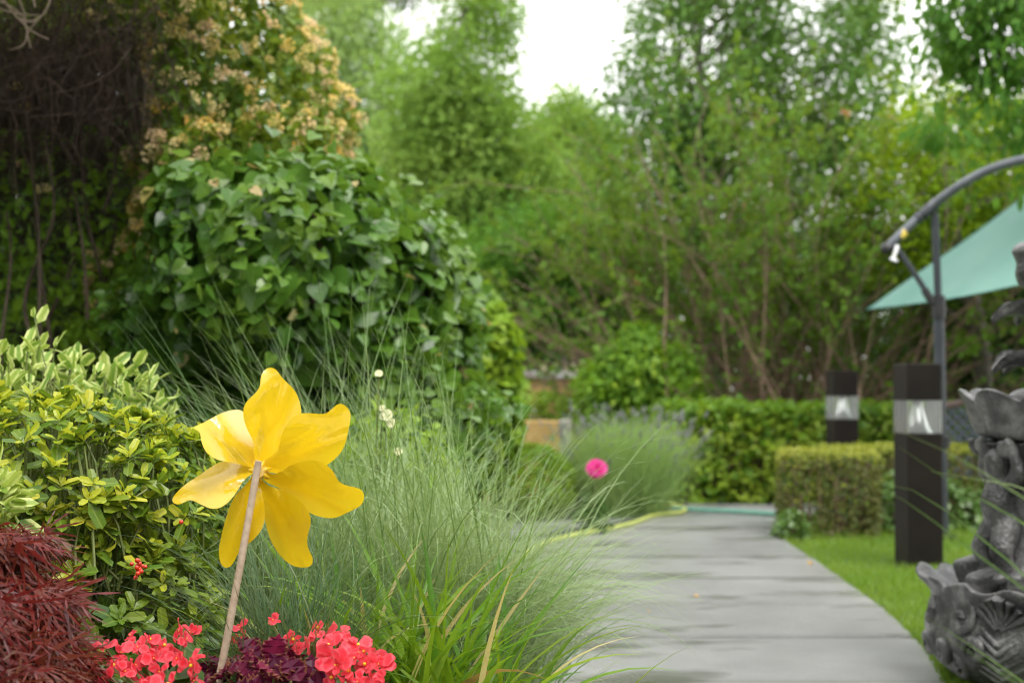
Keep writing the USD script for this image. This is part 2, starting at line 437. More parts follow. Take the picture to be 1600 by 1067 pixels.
M['pale_tree'] = leafmat('hazed_tree_leaf', [(0.10, 0.18, 0.06), (0.16, 0.27, 0.085), (0.24, 0.36, 0.12), (0.33, 0.43, 0.15)], trans=0.4, big=0.6, spec=0.12)  # lightened leaf colour stands in for distance haze
M['dark_tree'] = leafmat('dark_tree_leaf', [(0.016, 0.045, 0.014), (0.03, 0.08, 0.022), (0.055, 0.125, 0.03), (0.09, 0.17, 0.04)], trans=0.3, big=0.6, spec=0.12)
M['mid_tree'] = leafmat('mid_tree_leaf', [(0.022, 0.075, 0.012), (0.05, 0.145, 0.02), (0.085, 0.205, 0.028), (0.15, 0.27, 0.04)], trans=0.4, big=0.7, spec=0.12)
M['rowan'] = leafmat('rowan_leaf', [(0.03, 0.085, 0.02), (0.065, 0.155, 0.032), (0.11, 0.22, 0.045), (0.19, 0.29, 0.06)], trans=0.35, big=0.7, spec=0.12)
M['yellow_tree'] = leafmat('yellow_tree_leaf', [(0.07, 0.16, 0.008), (0.15, 0.27, 0.010), (0.25, 0.36, 0.014), (0.36, 0.43, 0.02)], trans=0.4, big=0.8, spec=0.12)
M['shrub_leaf'] = leafmat('shrub_leaf', [(0.03, 0.10, 0.014), (0.07, 0.17, 0.02), (0.12, 0.22, 0.026), (0.22, 0.26, 0.04)], trans=0.35, big=1.0, spec=0.12)
M['shrub_pink'] = leafmat('coral_shoot', [(0.46, 0.12, 0.07), (0.52, 0.18, 0.11), (0.46, 0.24, 0.12)], trans=0.35)
M['lawn_blade'] = leafmat('lawn_blade', [(0.05, 0.12, 0.010), (0.09, 0.19, 0.014), (0.14, 0.25, 0.02), (0.22, 0.30, 0.04)], rough=0.4, trans=0.3, big=1.5)
M['coleus'] = leafmat('coleus_leaf', [(0.035, 0.006, 0.018), (0.07, 0.008, 0.03), (0.12, 0.010, 0.035), (0.21, 0.018, 0.06)], rough=0.4, trans=0.25, spec=0.2, tint=(0.35, 0.02, 0.08), big=20.0, edge=(0.22, 0.10, 0.045), edge_at=(0.80, 0.96))
M['coleus_edge'] = noisemat('coleus_edge', (0.25, 0.16, 0.06), (0.35, 0.12, 0.07), 60, 0.5)
M['twig'] = noisemat('twig_bark', (0.14, 0.09, 0.06), (0.28, 0.19, 0.13), 14, 0.8)
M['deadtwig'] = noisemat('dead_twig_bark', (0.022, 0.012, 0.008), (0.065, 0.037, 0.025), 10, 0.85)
M['vine'] = noisemat('vine_bark', (0.055, 0.038, 0.026), (0.13, 0.09, 0.065), 14, 0.8)
M['paletwig'] = noisemat('pale_twig_bark', (0.28, 0.2, 0.16), (0.40, 0.30, 0.24), 14, 0.75)
M['bark'] = noisemat('tree_bark', (0.05, 0.042, 0.034), (0.14, 0.12, 0.095), 9, 0.85, bump=0.6, bscale=25)
M['stem'] = noisemat('green_stem', (0.09, 0.13, 0.03), (0.18, 0.2, 0.06), 20, 0.55)
M['soil'] = noisemat('soil', (0.022, 0.016, 0.012), (0.06, 0.045, 0.033), 7, 0.85, bump=1.0, bscale=40, bdist=0.03)
M['turf'] = noisemat('turf', (0.035, 0.07, 0.012), (0.06, 0.12, 0.016), 4, 0.9)
M['stone'] = usdkit.material(stage, '/World/Looks/carved_stone', {
    'g': ('geometry', {}), 'n': ('noise_texture', {'scale': 9.0, 'detail': 7.0, 'roughness': 0.65}),
    'r': ('rgb_ramp', {'ramp': [(0.32, (0.013, 0.013, 0.014)), (0.5, (0.06, 0.059, 0.059)), (0.66, (0.21, 0.206, 0.205))]}),
    'n2': ('noise_texture', {'scale': 90.0, 'detail': 4.0}), 'b': ('bump', {'strength': 0.7, 'distance': 0.008}),
    'p': ('principled_bsdf', {'roughness': 0.26, 'specular_ior_level': 0.6})},
    [('g.position', 'n.vector'), ('n.fac', 'r.fac'), ('r.color', 'p.base_color'), ('g.position', 'n2.vector'), ('n2.fac', 'b.height'), ('b.normal', 'p.normal')], surface='p.BSDF')
M['plinth'] = noisemat('plinth_stone', (0.16, 0.125, 0.10), (0.24, 0.2, 0.165), 12, 0.6, bump=0.3, bscale=60)
M['bollard'] = noisemat('bollard_paint', (0.011, 0.009, 0.008), (0.017, 0.013, 0.011), 6, 0.55, bump=0.12, bscale=160, bdist=0.002, spec=0.15)
M['pole'] = noisemat('umbrella_pole_paint', (0.030, 0.034, 0.042), (0.045, 0.05, 0.06), 9, 0.35)
M['arm'] = noisemat('umbrella_arm_paint', (0.10, 0.11, 0.125), (0.16, 0.17, 0.19), 9, 0.3, metallic=0.4)
M['blackplastic'] = noisemat('black_plastic', (0.018, 0.018, 0.02), (0.03, 0.03, 0.032), 9, 0.4)
M['steel'] = noisemat('bright_steel', (0.75, 0.75, 0.75), (0.85, 0.85, 0.85), 5, 0.28, metallic=1.0)
M['reflector'] = noisemat('polished_reflector', (0.92, 0.92, 0.92), (0.95, 0.95, 0.95), 5, 0.22, metallic=1.0)
M['whitepaint'] = noisemat('white_reflector', (0.82, 0.82, 0.82), (0.86, 0.86, 0.86), 5, 0.25, coat=0.5)
M['sticker'] = noisemat('yellow_sticker', (0.75, 0.55, 0.08), (0.8, 0.62, 0.12), 5, 0.5)
M['lens'] = usdkit.material(stage, '/World/Looks/clear_lens', {
    'f': ('fresnel', {'IOR': 1.45}), 't': ('transparent_bsdf', {'color': (0.93, 0.94, 0.93)}), 'gl': ('glossy_bsdf', {'color': (1, 1, 1), 'roughness': 0.08}), 'm': ('mix_closure', {}), 'df': ('diffuse_bsdf', {'color': (0.8, 0.81, 0.82)}), 'm2': ('mix_closure', {'fac': 0.06})},
    [('f.fac', 'm.fac'), ('t.BSDF', 'm.closure1'), ('gl.BSDF', 'm.closure2'), ('m.closure', 'm2.closure1'), ('df.BSDF', 'm2.closure2')], surface='m2.closure')
M['canopy'] = usdkit.material(stage, '/World/Looks/canopy_fabric', {
    'g': ('geometry', {}), 'n': ('noise_texture', {'scale': 2.5, 'detail': 4.0}), 'r': ('rgb_ramp', {'ramp': [(0.3, (0.16, 0.34, 0.29)), (0.7, (0.21, 0.39, 0.335))]}),
    'n2': ('noise_texture', {'scale': 900.0, 'detail': 1.0}), 'b': ('bump', {'strength': 0.15, 'distance': 0.001}),
    'p': ('principled_bsdf', {'roughness': 0.6, 'specular_ior_level': 0.4}), 't': ('translucent_bsdf', {'color': (0.15, 0.36, 0.30)}), 'm': ('mix_closure', {'fac': 0.2})},
    [('g.position', 'n.vector'), ('n.fac', 'r.fac'), ('r.color', 'p.base_color'), ('g.position', 'n2.vector'), ('n2.fac', 'b.height'), ('b.normal', 'p.normal'), ('p.BSDF', 'm.closure1'), ('t.BSDF', 'm.closure2')], surface='m.closure')
M['seam'] = noisemat('canopy_seam', (0.10, 0.25, 0.21), (0.14, 0.30, 0.26), 20, 0.7)
M['yellow'] = usdkit.material(stage, '/World/Looks/pinwheel_plastic', {
    'g': ('geometry', {}), 'n': ('noise_texture', {'scale': 30.0, 'detail': 3.0}), 'r': ('rgb_ramp', {'ramp': [(0.3, (0.74, 0.49, 0.006)), (0.7, (0.79, 0.54, 0.009))]}),
    'v': ('voronoi_texture', {'scale': 330.0}), 'vr': ('rgb_ramp', {'ramp': [(0.0, (1, 1, 1)), (0.28, (0, 0, 0))]}), 'b': ('bump', {'strength': 0.25, 'distance': 0.0008}),
    'p': ('principled_bsdf', {'roughness': 0.2, 'specular_ior_level': 0.6, 'coat_weight': 0.8, 'coat_roughness': 0.06}), 't': ('translucent_bsdf', {'color': (0.88, 0.64, 0.015)}), 'm': ('mix_closure', {'fac': 0.33})},
    [('g.position', 'n.vector'), ('n.fac', 'r.fac'), ('r.color', 'p.base_color'), ('g.position', 'v.vector'), ('v.distance', 'vr.fac'), ('vr.color', 'b.height'), ('b.normal', 'p.normal'),
     ('p.BSDF', 'm.closure1'), ('t.BSDF', 'm.closure2')], surface='m.closure')
M['stick'] = noisemat('stick_wood', (0.42, 0.31, 0.22), (0.55, 0.43, 0.32), 22, 0.6, bump=0.2, bscale=120)
M['hubplastic'] = noisemat('hub_plastic', (0.75, 0.5, 0.12), (0.8, 0.58, 0.2), 20, 0.3)
M['hose_lime'] = noisemat('lime_hose', (0.42, 0.48, 0.10), (0.52, 0.56, 0.16), 20, 0.4)
M['hose_teal'] = noisemat('teal_hose', (0.10, 0.30, 0.23), (0.15, 0.36, 0.28), 20, 0.4)
M['hose_dark'] = noisemat('dark_hose', (0.025, 0.03, 0.035), (0.04, 0.05, 0.055), 20, 0.4)
M['ochre'] = noisemat('ochre_render', (0.34, 0.22, 0.07), (0.46, 0.31, 0.12), 3, 0.85, bump=0.4, bscale=50)
M['coping'] = noisemat('coping_stone', (0.38, 0.37, 0.36), (0.5, 0.49, 0.48), 6, 0.7)
M['greypost'] = noisemat('grey_post', (0.26, 0.24, 0.22), (0.34, 0.32, 0.3), 9, 0.85)
M['trellis'] = noisemat('trellis_paint', (0.14, 0.155, 0.20), (0.20, 0.215, 0.27), 9, 0.6)
M['trellis_rail'] = noisemat('trellis_rail_wood', (0.20, 0.13, 0.125), (0.28, 0.19, 0.18), 12, 0.6)
M['stake'] = noisemat('stake_wood', (0.17, 0.07, 0.035), (0.24, 0.11, 0.06), 12, 0.7)
M['berry'] = noisemat('red_berry', (0.55, 0.03, 0.015), (0.66, 0.05, 0.02), 30, 0.2, coat=0.3)
M['planter'] = noisemat('planter_clay', (0.22, 0.11, 0.07), (0.3, 0.16, 0.1), 12, 0.75)
M['deadleaf'] = noisemat('fallen_leaf', (0.35, 0.2, 0.04), (0.45, 0.28, 0.07), 40, 0.6)
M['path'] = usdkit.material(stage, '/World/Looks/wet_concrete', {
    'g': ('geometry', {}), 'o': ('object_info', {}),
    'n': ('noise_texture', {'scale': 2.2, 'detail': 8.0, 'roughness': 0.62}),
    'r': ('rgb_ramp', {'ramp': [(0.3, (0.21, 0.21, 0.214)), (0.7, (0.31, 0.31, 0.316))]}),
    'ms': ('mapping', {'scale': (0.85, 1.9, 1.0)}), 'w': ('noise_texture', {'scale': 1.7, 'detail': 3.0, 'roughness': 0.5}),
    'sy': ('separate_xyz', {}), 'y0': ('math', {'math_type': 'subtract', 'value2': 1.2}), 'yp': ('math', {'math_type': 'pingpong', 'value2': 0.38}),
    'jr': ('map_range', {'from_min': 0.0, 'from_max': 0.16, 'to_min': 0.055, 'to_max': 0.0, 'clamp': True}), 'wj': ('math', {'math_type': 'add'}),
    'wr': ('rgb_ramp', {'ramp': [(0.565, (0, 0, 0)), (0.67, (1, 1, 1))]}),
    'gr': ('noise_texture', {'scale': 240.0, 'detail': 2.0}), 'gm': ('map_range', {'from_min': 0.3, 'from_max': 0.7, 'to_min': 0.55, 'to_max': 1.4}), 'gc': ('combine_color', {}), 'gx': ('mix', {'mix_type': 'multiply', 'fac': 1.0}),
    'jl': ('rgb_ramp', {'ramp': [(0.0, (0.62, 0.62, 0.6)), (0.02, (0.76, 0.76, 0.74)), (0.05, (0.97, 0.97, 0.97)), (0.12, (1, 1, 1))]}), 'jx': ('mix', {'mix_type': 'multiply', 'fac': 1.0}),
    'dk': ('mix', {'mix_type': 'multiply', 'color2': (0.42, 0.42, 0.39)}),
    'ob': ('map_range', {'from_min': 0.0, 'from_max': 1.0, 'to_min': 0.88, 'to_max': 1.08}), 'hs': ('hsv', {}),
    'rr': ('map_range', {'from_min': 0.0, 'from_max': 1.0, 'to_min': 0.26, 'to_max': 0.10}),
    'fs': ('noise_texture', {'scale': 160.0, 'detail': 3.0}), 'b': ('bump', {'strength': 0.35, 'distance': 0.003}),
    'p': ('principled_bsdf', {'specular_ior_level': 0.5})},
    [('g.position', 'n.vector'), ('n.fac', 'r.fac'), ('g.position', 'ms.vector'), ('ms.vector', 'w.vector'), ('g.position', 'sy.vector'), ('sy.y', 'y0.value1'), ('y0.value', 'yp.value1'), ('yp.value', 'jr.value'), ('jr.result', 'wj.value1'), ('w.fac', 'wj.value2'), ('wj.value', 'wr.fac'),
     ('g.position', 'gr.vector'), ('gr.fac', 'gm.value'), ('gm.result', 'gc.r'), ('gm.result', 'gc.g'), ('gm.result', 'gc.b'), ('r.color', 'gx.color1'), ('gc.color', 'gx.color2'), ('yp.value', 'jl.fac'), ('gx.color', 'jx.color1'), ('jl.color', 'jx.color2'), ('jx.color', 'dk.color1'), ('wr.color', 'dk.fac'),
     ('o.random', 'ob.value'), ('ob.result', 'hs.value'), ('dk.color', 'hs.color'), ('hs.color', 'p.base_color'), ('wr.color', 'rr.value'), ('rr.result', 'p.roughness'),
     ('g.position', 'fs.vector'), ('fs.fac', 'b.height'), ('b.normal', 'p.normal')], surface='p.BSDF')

# ------------------------------------------------------------------ ground, path, lawn
def sheet(poly, z):
    v, f = trimesh.creation.triangulate_polygon(poly, engine='earcut')
    return np.c_[v, np.full(len(v), z)], f


top('ground', sheet(sbox(-150, -60, 150, 240), 0.0), M['soil'], kind='structure')
PATH_R = [(1.0, 1.2), (1.06, 2.0), (1.15, 3.2), (1.22, 3.9), (1.31, 4.35), (1.38, 4.75), (1.42, 5.1), (1.475, 5.7), (1.50, 6.3), (1.53, 7.25), (1.55, 8.0), (1.60, 8.6), (1.72, 9.3), (1.95, 9.75), (5.0, 10.0)]
PATH_F = [(5.0, 10.62), (1.3, 10.62), (1.1, 10.2), (0.62, 9.55), (0.12, 9.1), (-0.6, 8.85), (-4, 8.7), (-4, 7.6), (-0.45, 7.35), (-0.16, 6.7), (-0.1, 5.5), (-0.08, 4), (-0.1, 1.2)]
PATH = Polygon(PATH_R + PATH_F)
top('path_bed', sheet(PATH.buffer(0.02), 0.004), M['soil'], kind='structure')
st = stage.DefinePrim('/World/path', 'Xform'); st.SetCustomDataByKey('kind', 'structure')
y = 1.2; r0 = R(4)
while y < 10.7:
    y2 = y + 0.76
    for k, (xa, xb) in enumerate(((-4.1, -1.6), (-1.6, -0.1 if 7 < y < 9 else 1.9), (-0.1 if 7 < y < 9 else 1.9, 2.9 if y > 9 else 1.9), (2.9, 5.1))):
        if xb <= xa:
            continue
        g = PATH.intersection(sbox(xa + 0.007, y + 0.008, xb - 0.007, y2 - 0.008))
        for q in getattr(g, 'geoms', [g]):
            if q.geom_type != 'Polygon' or q.area < 0.01:
                continue
            q2 = q.buffer(-0.006, join_style=2)
            if q2.is_empty or q2.geom_type != 'Polygon':
                continue
            dz = r0.normal() * 0.0016
            h = 0.028 + dz
            m = trimesh.creation.extrude_polygon(q, h - 0.005, engine='earcut')
            tv, tf = sheet(q2, h)
            # chamfer: outer ring at h - 5 mm to inner ring at h
            a = np.array(q.exterior.coords)[:-1]; 
            m2 = trimesh.convex.convex_hull(np.vstack([np.c_[a, np.full(len(a), 0.004)], np.c_[a, np.full(len(a), h - 0.004)], tv])) if q.convex_hull.area < q.area * 1.004 else None
            if m2 is None:
                m2 = trimesh.creation.extrude_polygon(q, h - 0.004, engine='earcut'); m2.apply_translation((0, 0, 0.004))
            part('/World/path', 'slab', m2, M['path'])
    y = y2
LAWN = Polygon([(x + 0.015, yy) for x, yy in PATH_R[:-1]] + [(5.2, 9.78), (7, 9.0), (7, 1.2)])
lawn_v, lawn_f = sheet(LAWN, 0.016)
top('lawn', (lawn_v, lawn_f), M['turf'], kind='structure')
rl = R(5)
n = 90000
yy = 3.2 + (9.6 - 3.2) * rl.random(n) ** 1.15; xx = 1.15 + rl.random(n) * (0.45 + 0.42 * yy - 0.6)
ok = shapely.contains_xy(LAWN.buffer(0.03), xx, yy)
xx, yy = xx[ok], yy[ok]
patch = meshkit.fbm(np.c_[xx * 1.7, yy * 1.7, xx * 0], 3, 2)
bv, bf, nv, nf = blades(np.c_[xx, yy, np.full(len(xx), 0.012)], rl.random(len(xx)) * 2 * PI, (0.022 + 0.04 * rl.random(len(xx))) * (0.6 + 0.9 * patch), 0.1 + rl.random(len(xx)) * 0.4, 0.5 + rl.random(len(xx)) * 0.9, 0.0045, rl, seg=2)
top('lawn_grass', (bv, bf), M['lawn_blade'], kind='stuff', label='short bright green wet lawn grass right of the concrete path', cat='grass')

# ------------------------------------------------------------------ bollard lights
def bollard(label, u, d, rz):
    c = P(u, 700, d); c[2] = 0.0
    t = thing('bollard_light', label, 'bollard light', c, group='bollard lights beside the path')
    put = lambda m: moved(m, c, rz)
    W = 0.176
    part(t, 'post', put(rbox(W, W, 0.672, 0.004)), M['bollard'])
    b = rbox(W + 0.03, W + 0.03, 0.012, 0.003); b.apply_translation((0, 0, 0.012)); part(t, 'base_plate', put(b), M['bollard'])
    cap = rbox(W, W, 0.178, 0.004); cap.apply_translation((0, 0, 0.832)); part(t, 'cap', put(cap), M['bollard'])
    # four clear panes
    for k in range(4):
        p = rbox(W - 0.012, 0.004, 0.160, 0.001); p.apply_translation((0, -W / 2 + 0.005, 0.672)); p.apply_transform(trimesh.transformations.rotation_matrix(k * PI / 2, [0, 0, 1]))
        part(t, 'pane', put(p), M['lens'])
    for sx in (-1, 1):
        for sy in (-1, 1):
            p = rbox(0.006, 0.006, 0.160, 0.001); p.apply_translation((sx * (W / 2 - 0.004), sy * (W / 2 - 0.004), 0.672)); part(t, 'corner_bar', put(p), M['steel'])
    prof = [(0.001, 0.672), (0.080, 0.673), (0.069, 0.686), (0.057, 0.704), (0.043, 0.735), (0.031, 0.775), (0.022, 0.81), (0.019, 0.832)]
    rv = trimesh.creation.revolve(np.array(prof), sections=40)
    part(t, 'reflector_cone', put(rv), M['reflector'], smooth=40)
    return t


bollard('near dark brown square bollard light on the lawn before the umbrella pole', 1434, 7.0, 0.13)
bollard('smaller far dark brown square bollard light rising behind the clipped box hedge', 1316, 10.0, 0.13)

# ------------------------------------------------------------------ cantilever umbrella
ub = G(1474, 846)
t = thing('cantilever_umbrella', 'teal cantilever umbrella on dark pole with curved grey arm, beside near bollard', 'umbrella', ub)
D0 = ub[1]
up_ = lambda u, v, d=D0: P(u, v, d)
ptop = up_(1461, 333); psl = up_(1466, 470)
part(t, 'base_plate', trimesh.creation.cylinder(0.09, 0.02, sections=24, transform=trimesh.transformations.translation_matrix((ub[0], ub[1], 0.03))), M['blackplastic'], smooth=40)
part(t, 'lower_pole', tube([(ub[0], ub[1], 0.02), psl + [0, 0, 0.02]], [0.031, 0.031], 16, 6), M['pole'], smooth=50)
part(t, 'sleeve', tube([up_(1467, 497), up_(1466, 462)], [0.039, 0.039], 16, 4), M['blackplastic'], smooth=50)
part(t, 'clamp', tube([up_(1474, 700), up_(1474, 682)], [0.038, 0.038], 16, 4), M['blackplastic'], smooth=50)
part(t, 'upper_pole', tube([psl, ptop], [0.022, 0.022], 16, 6), M['pole'], smooth=50)
arm_px = [(1388, 386, 0), (1418, 356, 0), (1450, 327, 0), (1500, 290, -0.1), (1552, 263, -0.2), (1605, 248, -0.3), (1680, 236, -0.3), (1760, 240, -0.1), (1830, 262, 0.2)]
part(t, 'arm', tube([up_(u, v, D0 + q) for u, v, q in arm_px], [0.026, 0.027], 16, 60), M['arm'], smooth=50)
part(t, 'collar', tube([up_(1441, 336), up_(1464, 317)], [0.033, 0.033], 16, 4), M['pole'], smooth=50)
part(t, 'collar', tube([up_(1433, 342), up_(1438, 338)], [0.031, 0.031], 16, 4), M['pole'], smooth=50)
part(t, 'end_knob', trimesh.creation.icosphere(3, 0.040).apply_transform(trimesh.transformations.scale_and_translate([1, 1, 0.85], up_(1386, 388))), M['blackplastic'], smooth=True)
part(t, 'strut', tube([up_(1399, 385), up_(1432, 432), up_(1462, 480)], [0.016, 0.018], 12, 8), M['pole'], smooth=50)
part(t, 'strut_clip', tube([up_(1444, 452), up_(1458, 474)], [0.024, 0.026], 12, 4), M['blackplastic'], smooth=50)
ck = part(t, 'crank', tube([up_(1402, 384, D0 - .05), up_(1398, 398, D0 - .06), up_(1394, 407, D0 - .06)], [0.013, 0.009], 10, 6), M['whitepaint'], smooth=50)
part(ck, 'crank_knob', tube([up_(1391, 404, D0 - .06), up_(1402, 408, D0 - .08)], [0.009, 0.010], 10, 4), M['whitepaint'], smooth=50)
a, b = up_(1405, 370, D0), up_(1413, 362, D0)
part(t, 'sticker', tube([a + [0, -0.004, 0], b + [0, -0.004, 0]], [0.0275, 0.0275], 16, 3), M['sticker'], smooth=50)
# canopy: a tilted hexagonal cone whose rim passes through the corners seen in the photograph
L0, M0, A0 = P(1357, 481, 10.6), P(1640, 432, 8.3), P(1790, 165, 10.4)
from scipy.optimize import least_squares


def hexa(q):
    c, tx, ty, rad, rot, hgt = q[:3], q[3], q[4], q[5], q[6], q[7]
    n_ = nrm(np.array([tx, ty, 1.0])); e1 = nrm(np.cross([0, 1, 0], n_)); e2 = np.cross(n_, e1)
    rim = np.array([c + rad * (math.cos(rot + k * PI / 3) * e1 + math.sin(rot + k * PI / 3) * e2) for k in range(6)])
    return rim, c + n_ * hgt, n_


def pxv(a, b, u):
    """The height in the photograph at which the line through a and b crosses column u."""
    o = []
    for p in (a, b):
        e = p - EYE; w = e[1] * cp + e[2] * sp
        o.append((800 + FPX * e[0] / w, 533.5 - FPX * (-e[1] * sp + e[2] * cp) / w))
    return o[0][1] + (o[1][1] - o[0][1]) * (u - o[0][0]) / (o[1][0] - o[0][0])


def hres(q):
    rim, apex, n_ = hexa(q)
    return np.r_[(rim[3] - L0) * 3, (rim[4] - M0) * 3, (apex - A0) * 0.4, (q[5] - 1.5) * 0.3, q[3] * 0.5, q[4] * 0.5, (q[7] - 0.75) * 0.5,
                 (pxv(rim[3], apex, 1600) - 300) / 12, (pxv(rim[3], rim[4], 1500) - 458) / 12]


q = least_squares(hres, np.r_[(4.0, 9.6, 1.5), 0.0, 0.0, 1.5, 0.2, 0.6]).x
rim, apex, n_ = hexa(q)
for k in range(6):
    A_, B_ = rim[k], rim[(k + 1) % 6]
    m = 12; vs, fs = [], []
    for i in range(m + 1):
        for j in range(m + 1):
            s = i / m; w = j / m
            p = apex + s * ((1 - w) * A_ + w * B_ - apex)
            sag = -0.05 * math.sin(PI * w) * s * (0.4 + 0.6 * s) + 0.006 * math.sin(23 * w + 3 * k) * s ** 2 * math.sin(PI * w) + 0.004 * math.sin(17 * s + 5 * w) - 0.05 * math.sin(PI * s) * 0.6
            edge = 0.02 * math.sin(PI * w) * (s > 0.99)
            vs.append(p + n_ * sag + (apex - n_ * 0 - p) * edge)
    for i in range(m):
        for j in range(m):
            a = i * (m + 1) + j
            fs.append((a, a + 1, a + m + 2, a + m + 1))
    part(t, 'canopy_panel', (np.array(vs), np.array(fs)), M['canopy'], smooth=60)
    part(t, 'seam', tube([apex - n_ * 0.01, (apex + A_) / 2 - n_ * 0.028, A_ + n_ * 0.002], [0.0035, 0.0035], 6, 14), M['seam'], smooth=60)
    hem = [A_ + (B_ - A_) * w + (apex - A_ - (B_ - A_) * w) * 0.02 * math.sin(PI * w) - n_ * 0.048 * math.sin(PI * w) for w in np.linspace(0, 1, 13)]
    part(t, 'hem', tube(hem, [0.005], 6), M['seam'], smooth=60)
    part(t, 'rib', tube([apex - n_ * 0.03, (apex + A_) / 2 - n_ * 0.055, A_ - n_ * 0.015], [0.011, 0.008], 8, 8), M['pole'], smooth=50)
part(t, 'crown_cap', trimesh.creation.revolve(np.array([(0.001, 0.06), (0.05, 0.05), (0.09, 0.0), (0.001, -0.005)]), sections=20).apply_translation(apex), M['canopy'], smooth=40)
part(t, 'hanger', tube([P(1830, 262, D0 + .2), apex + [0, 0, 0.04]], [0.012, 0.012], 8, 4), M['pole'])

# ------------------------------------------------------------------ tiered stone fountain
fc = np.array([P(1680, 700, 4.2)[0], 4.2, 0.0])
t = thing('fountain', 'carved dark stone tiered fountain with scalloped bowls beside the path', 'fountain', fc)


def lathe(prof, rmod=None, zmod=None, nt=160, close=False):
    prof = np.asarray(prof, float)
    s = np.r_[0, np.cumsum(np.linalg.norm(np.diff(prof, axis=0), axis=1))]
    ss = np.linspace(0, s[-1], max(len(prof) * 4, 24))
    rr, zz = np.interp(ss, s, prof[:, 0]), np.interp(ss, s, prof[:, 1])
    ker = np.array([1, 2, 1]) / 4
    rr[1:-1] = np.convolve(rr, ker, 'valid'); zz[1:-1] = np.convolve(zz, ker, 'valid')
    th = np.linspace(0, 2 * PI, nt, endpoint=False)
    T, Sx = np.meshgrid(th, ss / s[-1], indexing='ij')
    Rr = np.broadcast_to(rr, T.shape).copy(); Z = np.broadcast_to(zz, T.shape).copy()
    if rmod is not None:
        Rr = Rr * rmod(T, Sx, Z)
    if zmod is not None:
        Z = Z + zmod(T, Sx, Z)
    nz = len(ss)
    v = np.stack([fc[0] + Rr * np.cos(T), fc[1] + Rr * np.sin(T), Z], -1).reshape(-1, 3)
    i, j = np.meshgrid(np.arange(nt), np.arange(nz - 1), indexing='ij')
    a = i * nz + j; b = ((i + 1) % nt) * nz + j
    f = np.stack([a, b, b + 1, a + 1], -1).reshape(-1, 4)
    v = v + (meshkit.fbm(v * 22, 3, 4)[:, None] - 0.5) * 0.006 * nrm(v - fc - UP * v[:, 2:3])
    return v, f


ped = rbox(0.60, 0.60, 0.055, 0.006); part(t, 'pedestal', moved(ped, fc + [0, 0, 0.0], 0.02), M['plinth'])
lowr = lambda z: np.interp(z, [0.045, 0.07, 0.12, 0.18, 0.24, 0.28, 0.31, 0.335], [0.345, 0.375, 0.412, 0.428, 0.415, 0.405, 0.418, 0.435])
low = [(0.30, 0.050), (0.345, 0.052), (0.375, 0.07), (0.412, 0.12), (0.428, 0.18), (0.415, 0.24), (0.405, 0.28), (0.418, 0.31), (0.435, 0.33), (0.425, 0.34), (0.39, 0.325), (0.36, 0.29), (0.30, 0.26), (0.02, 0.25)]
corner = lambda T: np.maximum(0, np.cos(4 * (T - 2.74))) ** 3
part(t, 'lower_bowl', lathe(low, lambda T, S, Z: 1 + (0.018 * np.cos(16 * T) * (Z > 0.05) * (Z < 0.28) + 0.07 * corner(T) * np.clip((Z - 0.27) / 0.06, 0, 1)) * (S < 0.62) + 0.02 * np.cos(24 * T) * np.clip((Z - 0.30) / 0.03, 0, 1) * (S < 0.7),
                           lambda T, S, Z: (0.02 * corner(T) + 0.010 * np.cos(16 * T)) * np.clip((Z - 0.28) / 0.05, 0, 1) * (S < 0.8)), M['stone'], smooth=50)


def on_bowl(th, z, lift=0.0):
    rr = lowr(z) + lift
    return np.stack([fc[0] + rr * np.cos(th), fc[1] + rr * np.sin(th), z + 0 * th], -1)


def scroll(th0, z0, size, turn, sgn=1, tail=1.2):
    k = np.linspace(0, 1, 44)
    ang = turn + sgn * k * (2.2 * PI)
    rad = size * (0.10 + 0.9 * k ** 1.2)
    x, zz = rad * np.cos(ang), rad * np.sin(ang)
    p = on_bowl(th0 + x / 0.42, np.clip(z0 + zz, 0.05, 0.335), 0.004)
    rr = 0.007 + 0.011 * np.sin(PI * np.clip(k * 0.9 + 0.08, 0, 1))
    rr[:6] += 0.006 * np.linspace(1, 0, 6)
    return tubes(p[None], rr[None], 8)


dg = math.radians
for base in (0, 90, 180, 270):
    for (a, z, s, tu, sg) in ((-158, 0.245, 0.050, 0.4, 1), (-171, 0.15, 0.062, 2.6, -1), (-162, 0.10, 0.035, 1.0, 1), (-184, 0.235, 0.045, 2.2, 1), (-190, 0.13, 0.045, 0.2, -1), (-150, 0.16, 0.045, 2.9, 1)):
        part(t, 'scroll_relief', scroll(dg(a + base), z, s, tu, sg), M['stone'], smooth=60)
    for side in (-1, 1):                                   # palmette: fan above, chevron leaf below
        fan = []
        for k in range(4):
            an = (k + 0.35 * (side > 0)) * 0.33 * side
            kk = np.linspace(0.1, 1, 10)
            p = on_bowl(dg(-140 + base) + np.sin(an) * kk * 0.085 / 0.42, 0.225 + np.cos(an) * kk * 0.095, 0.006)
            fan.append(tubes(p[None], (0.004 + 0.010 * kk ** 1.5)[None], 7))
        for k in range(6):
            kk = np.linspace(0, 1, 8)
            z0 = 0.07 + k * 0.024
            p = on_bowl(dg(-140 + base) + side * kk * (0.075 - 0.004 * k) / 0.42, z0 + kk * 0.04, 0.004)
            fan.append(tubes(p[None], (0.010 - 0.006 * kk)[None], 7))
        part(t, 'palmette_relief', join(fan), M['stone'], smooth=60)
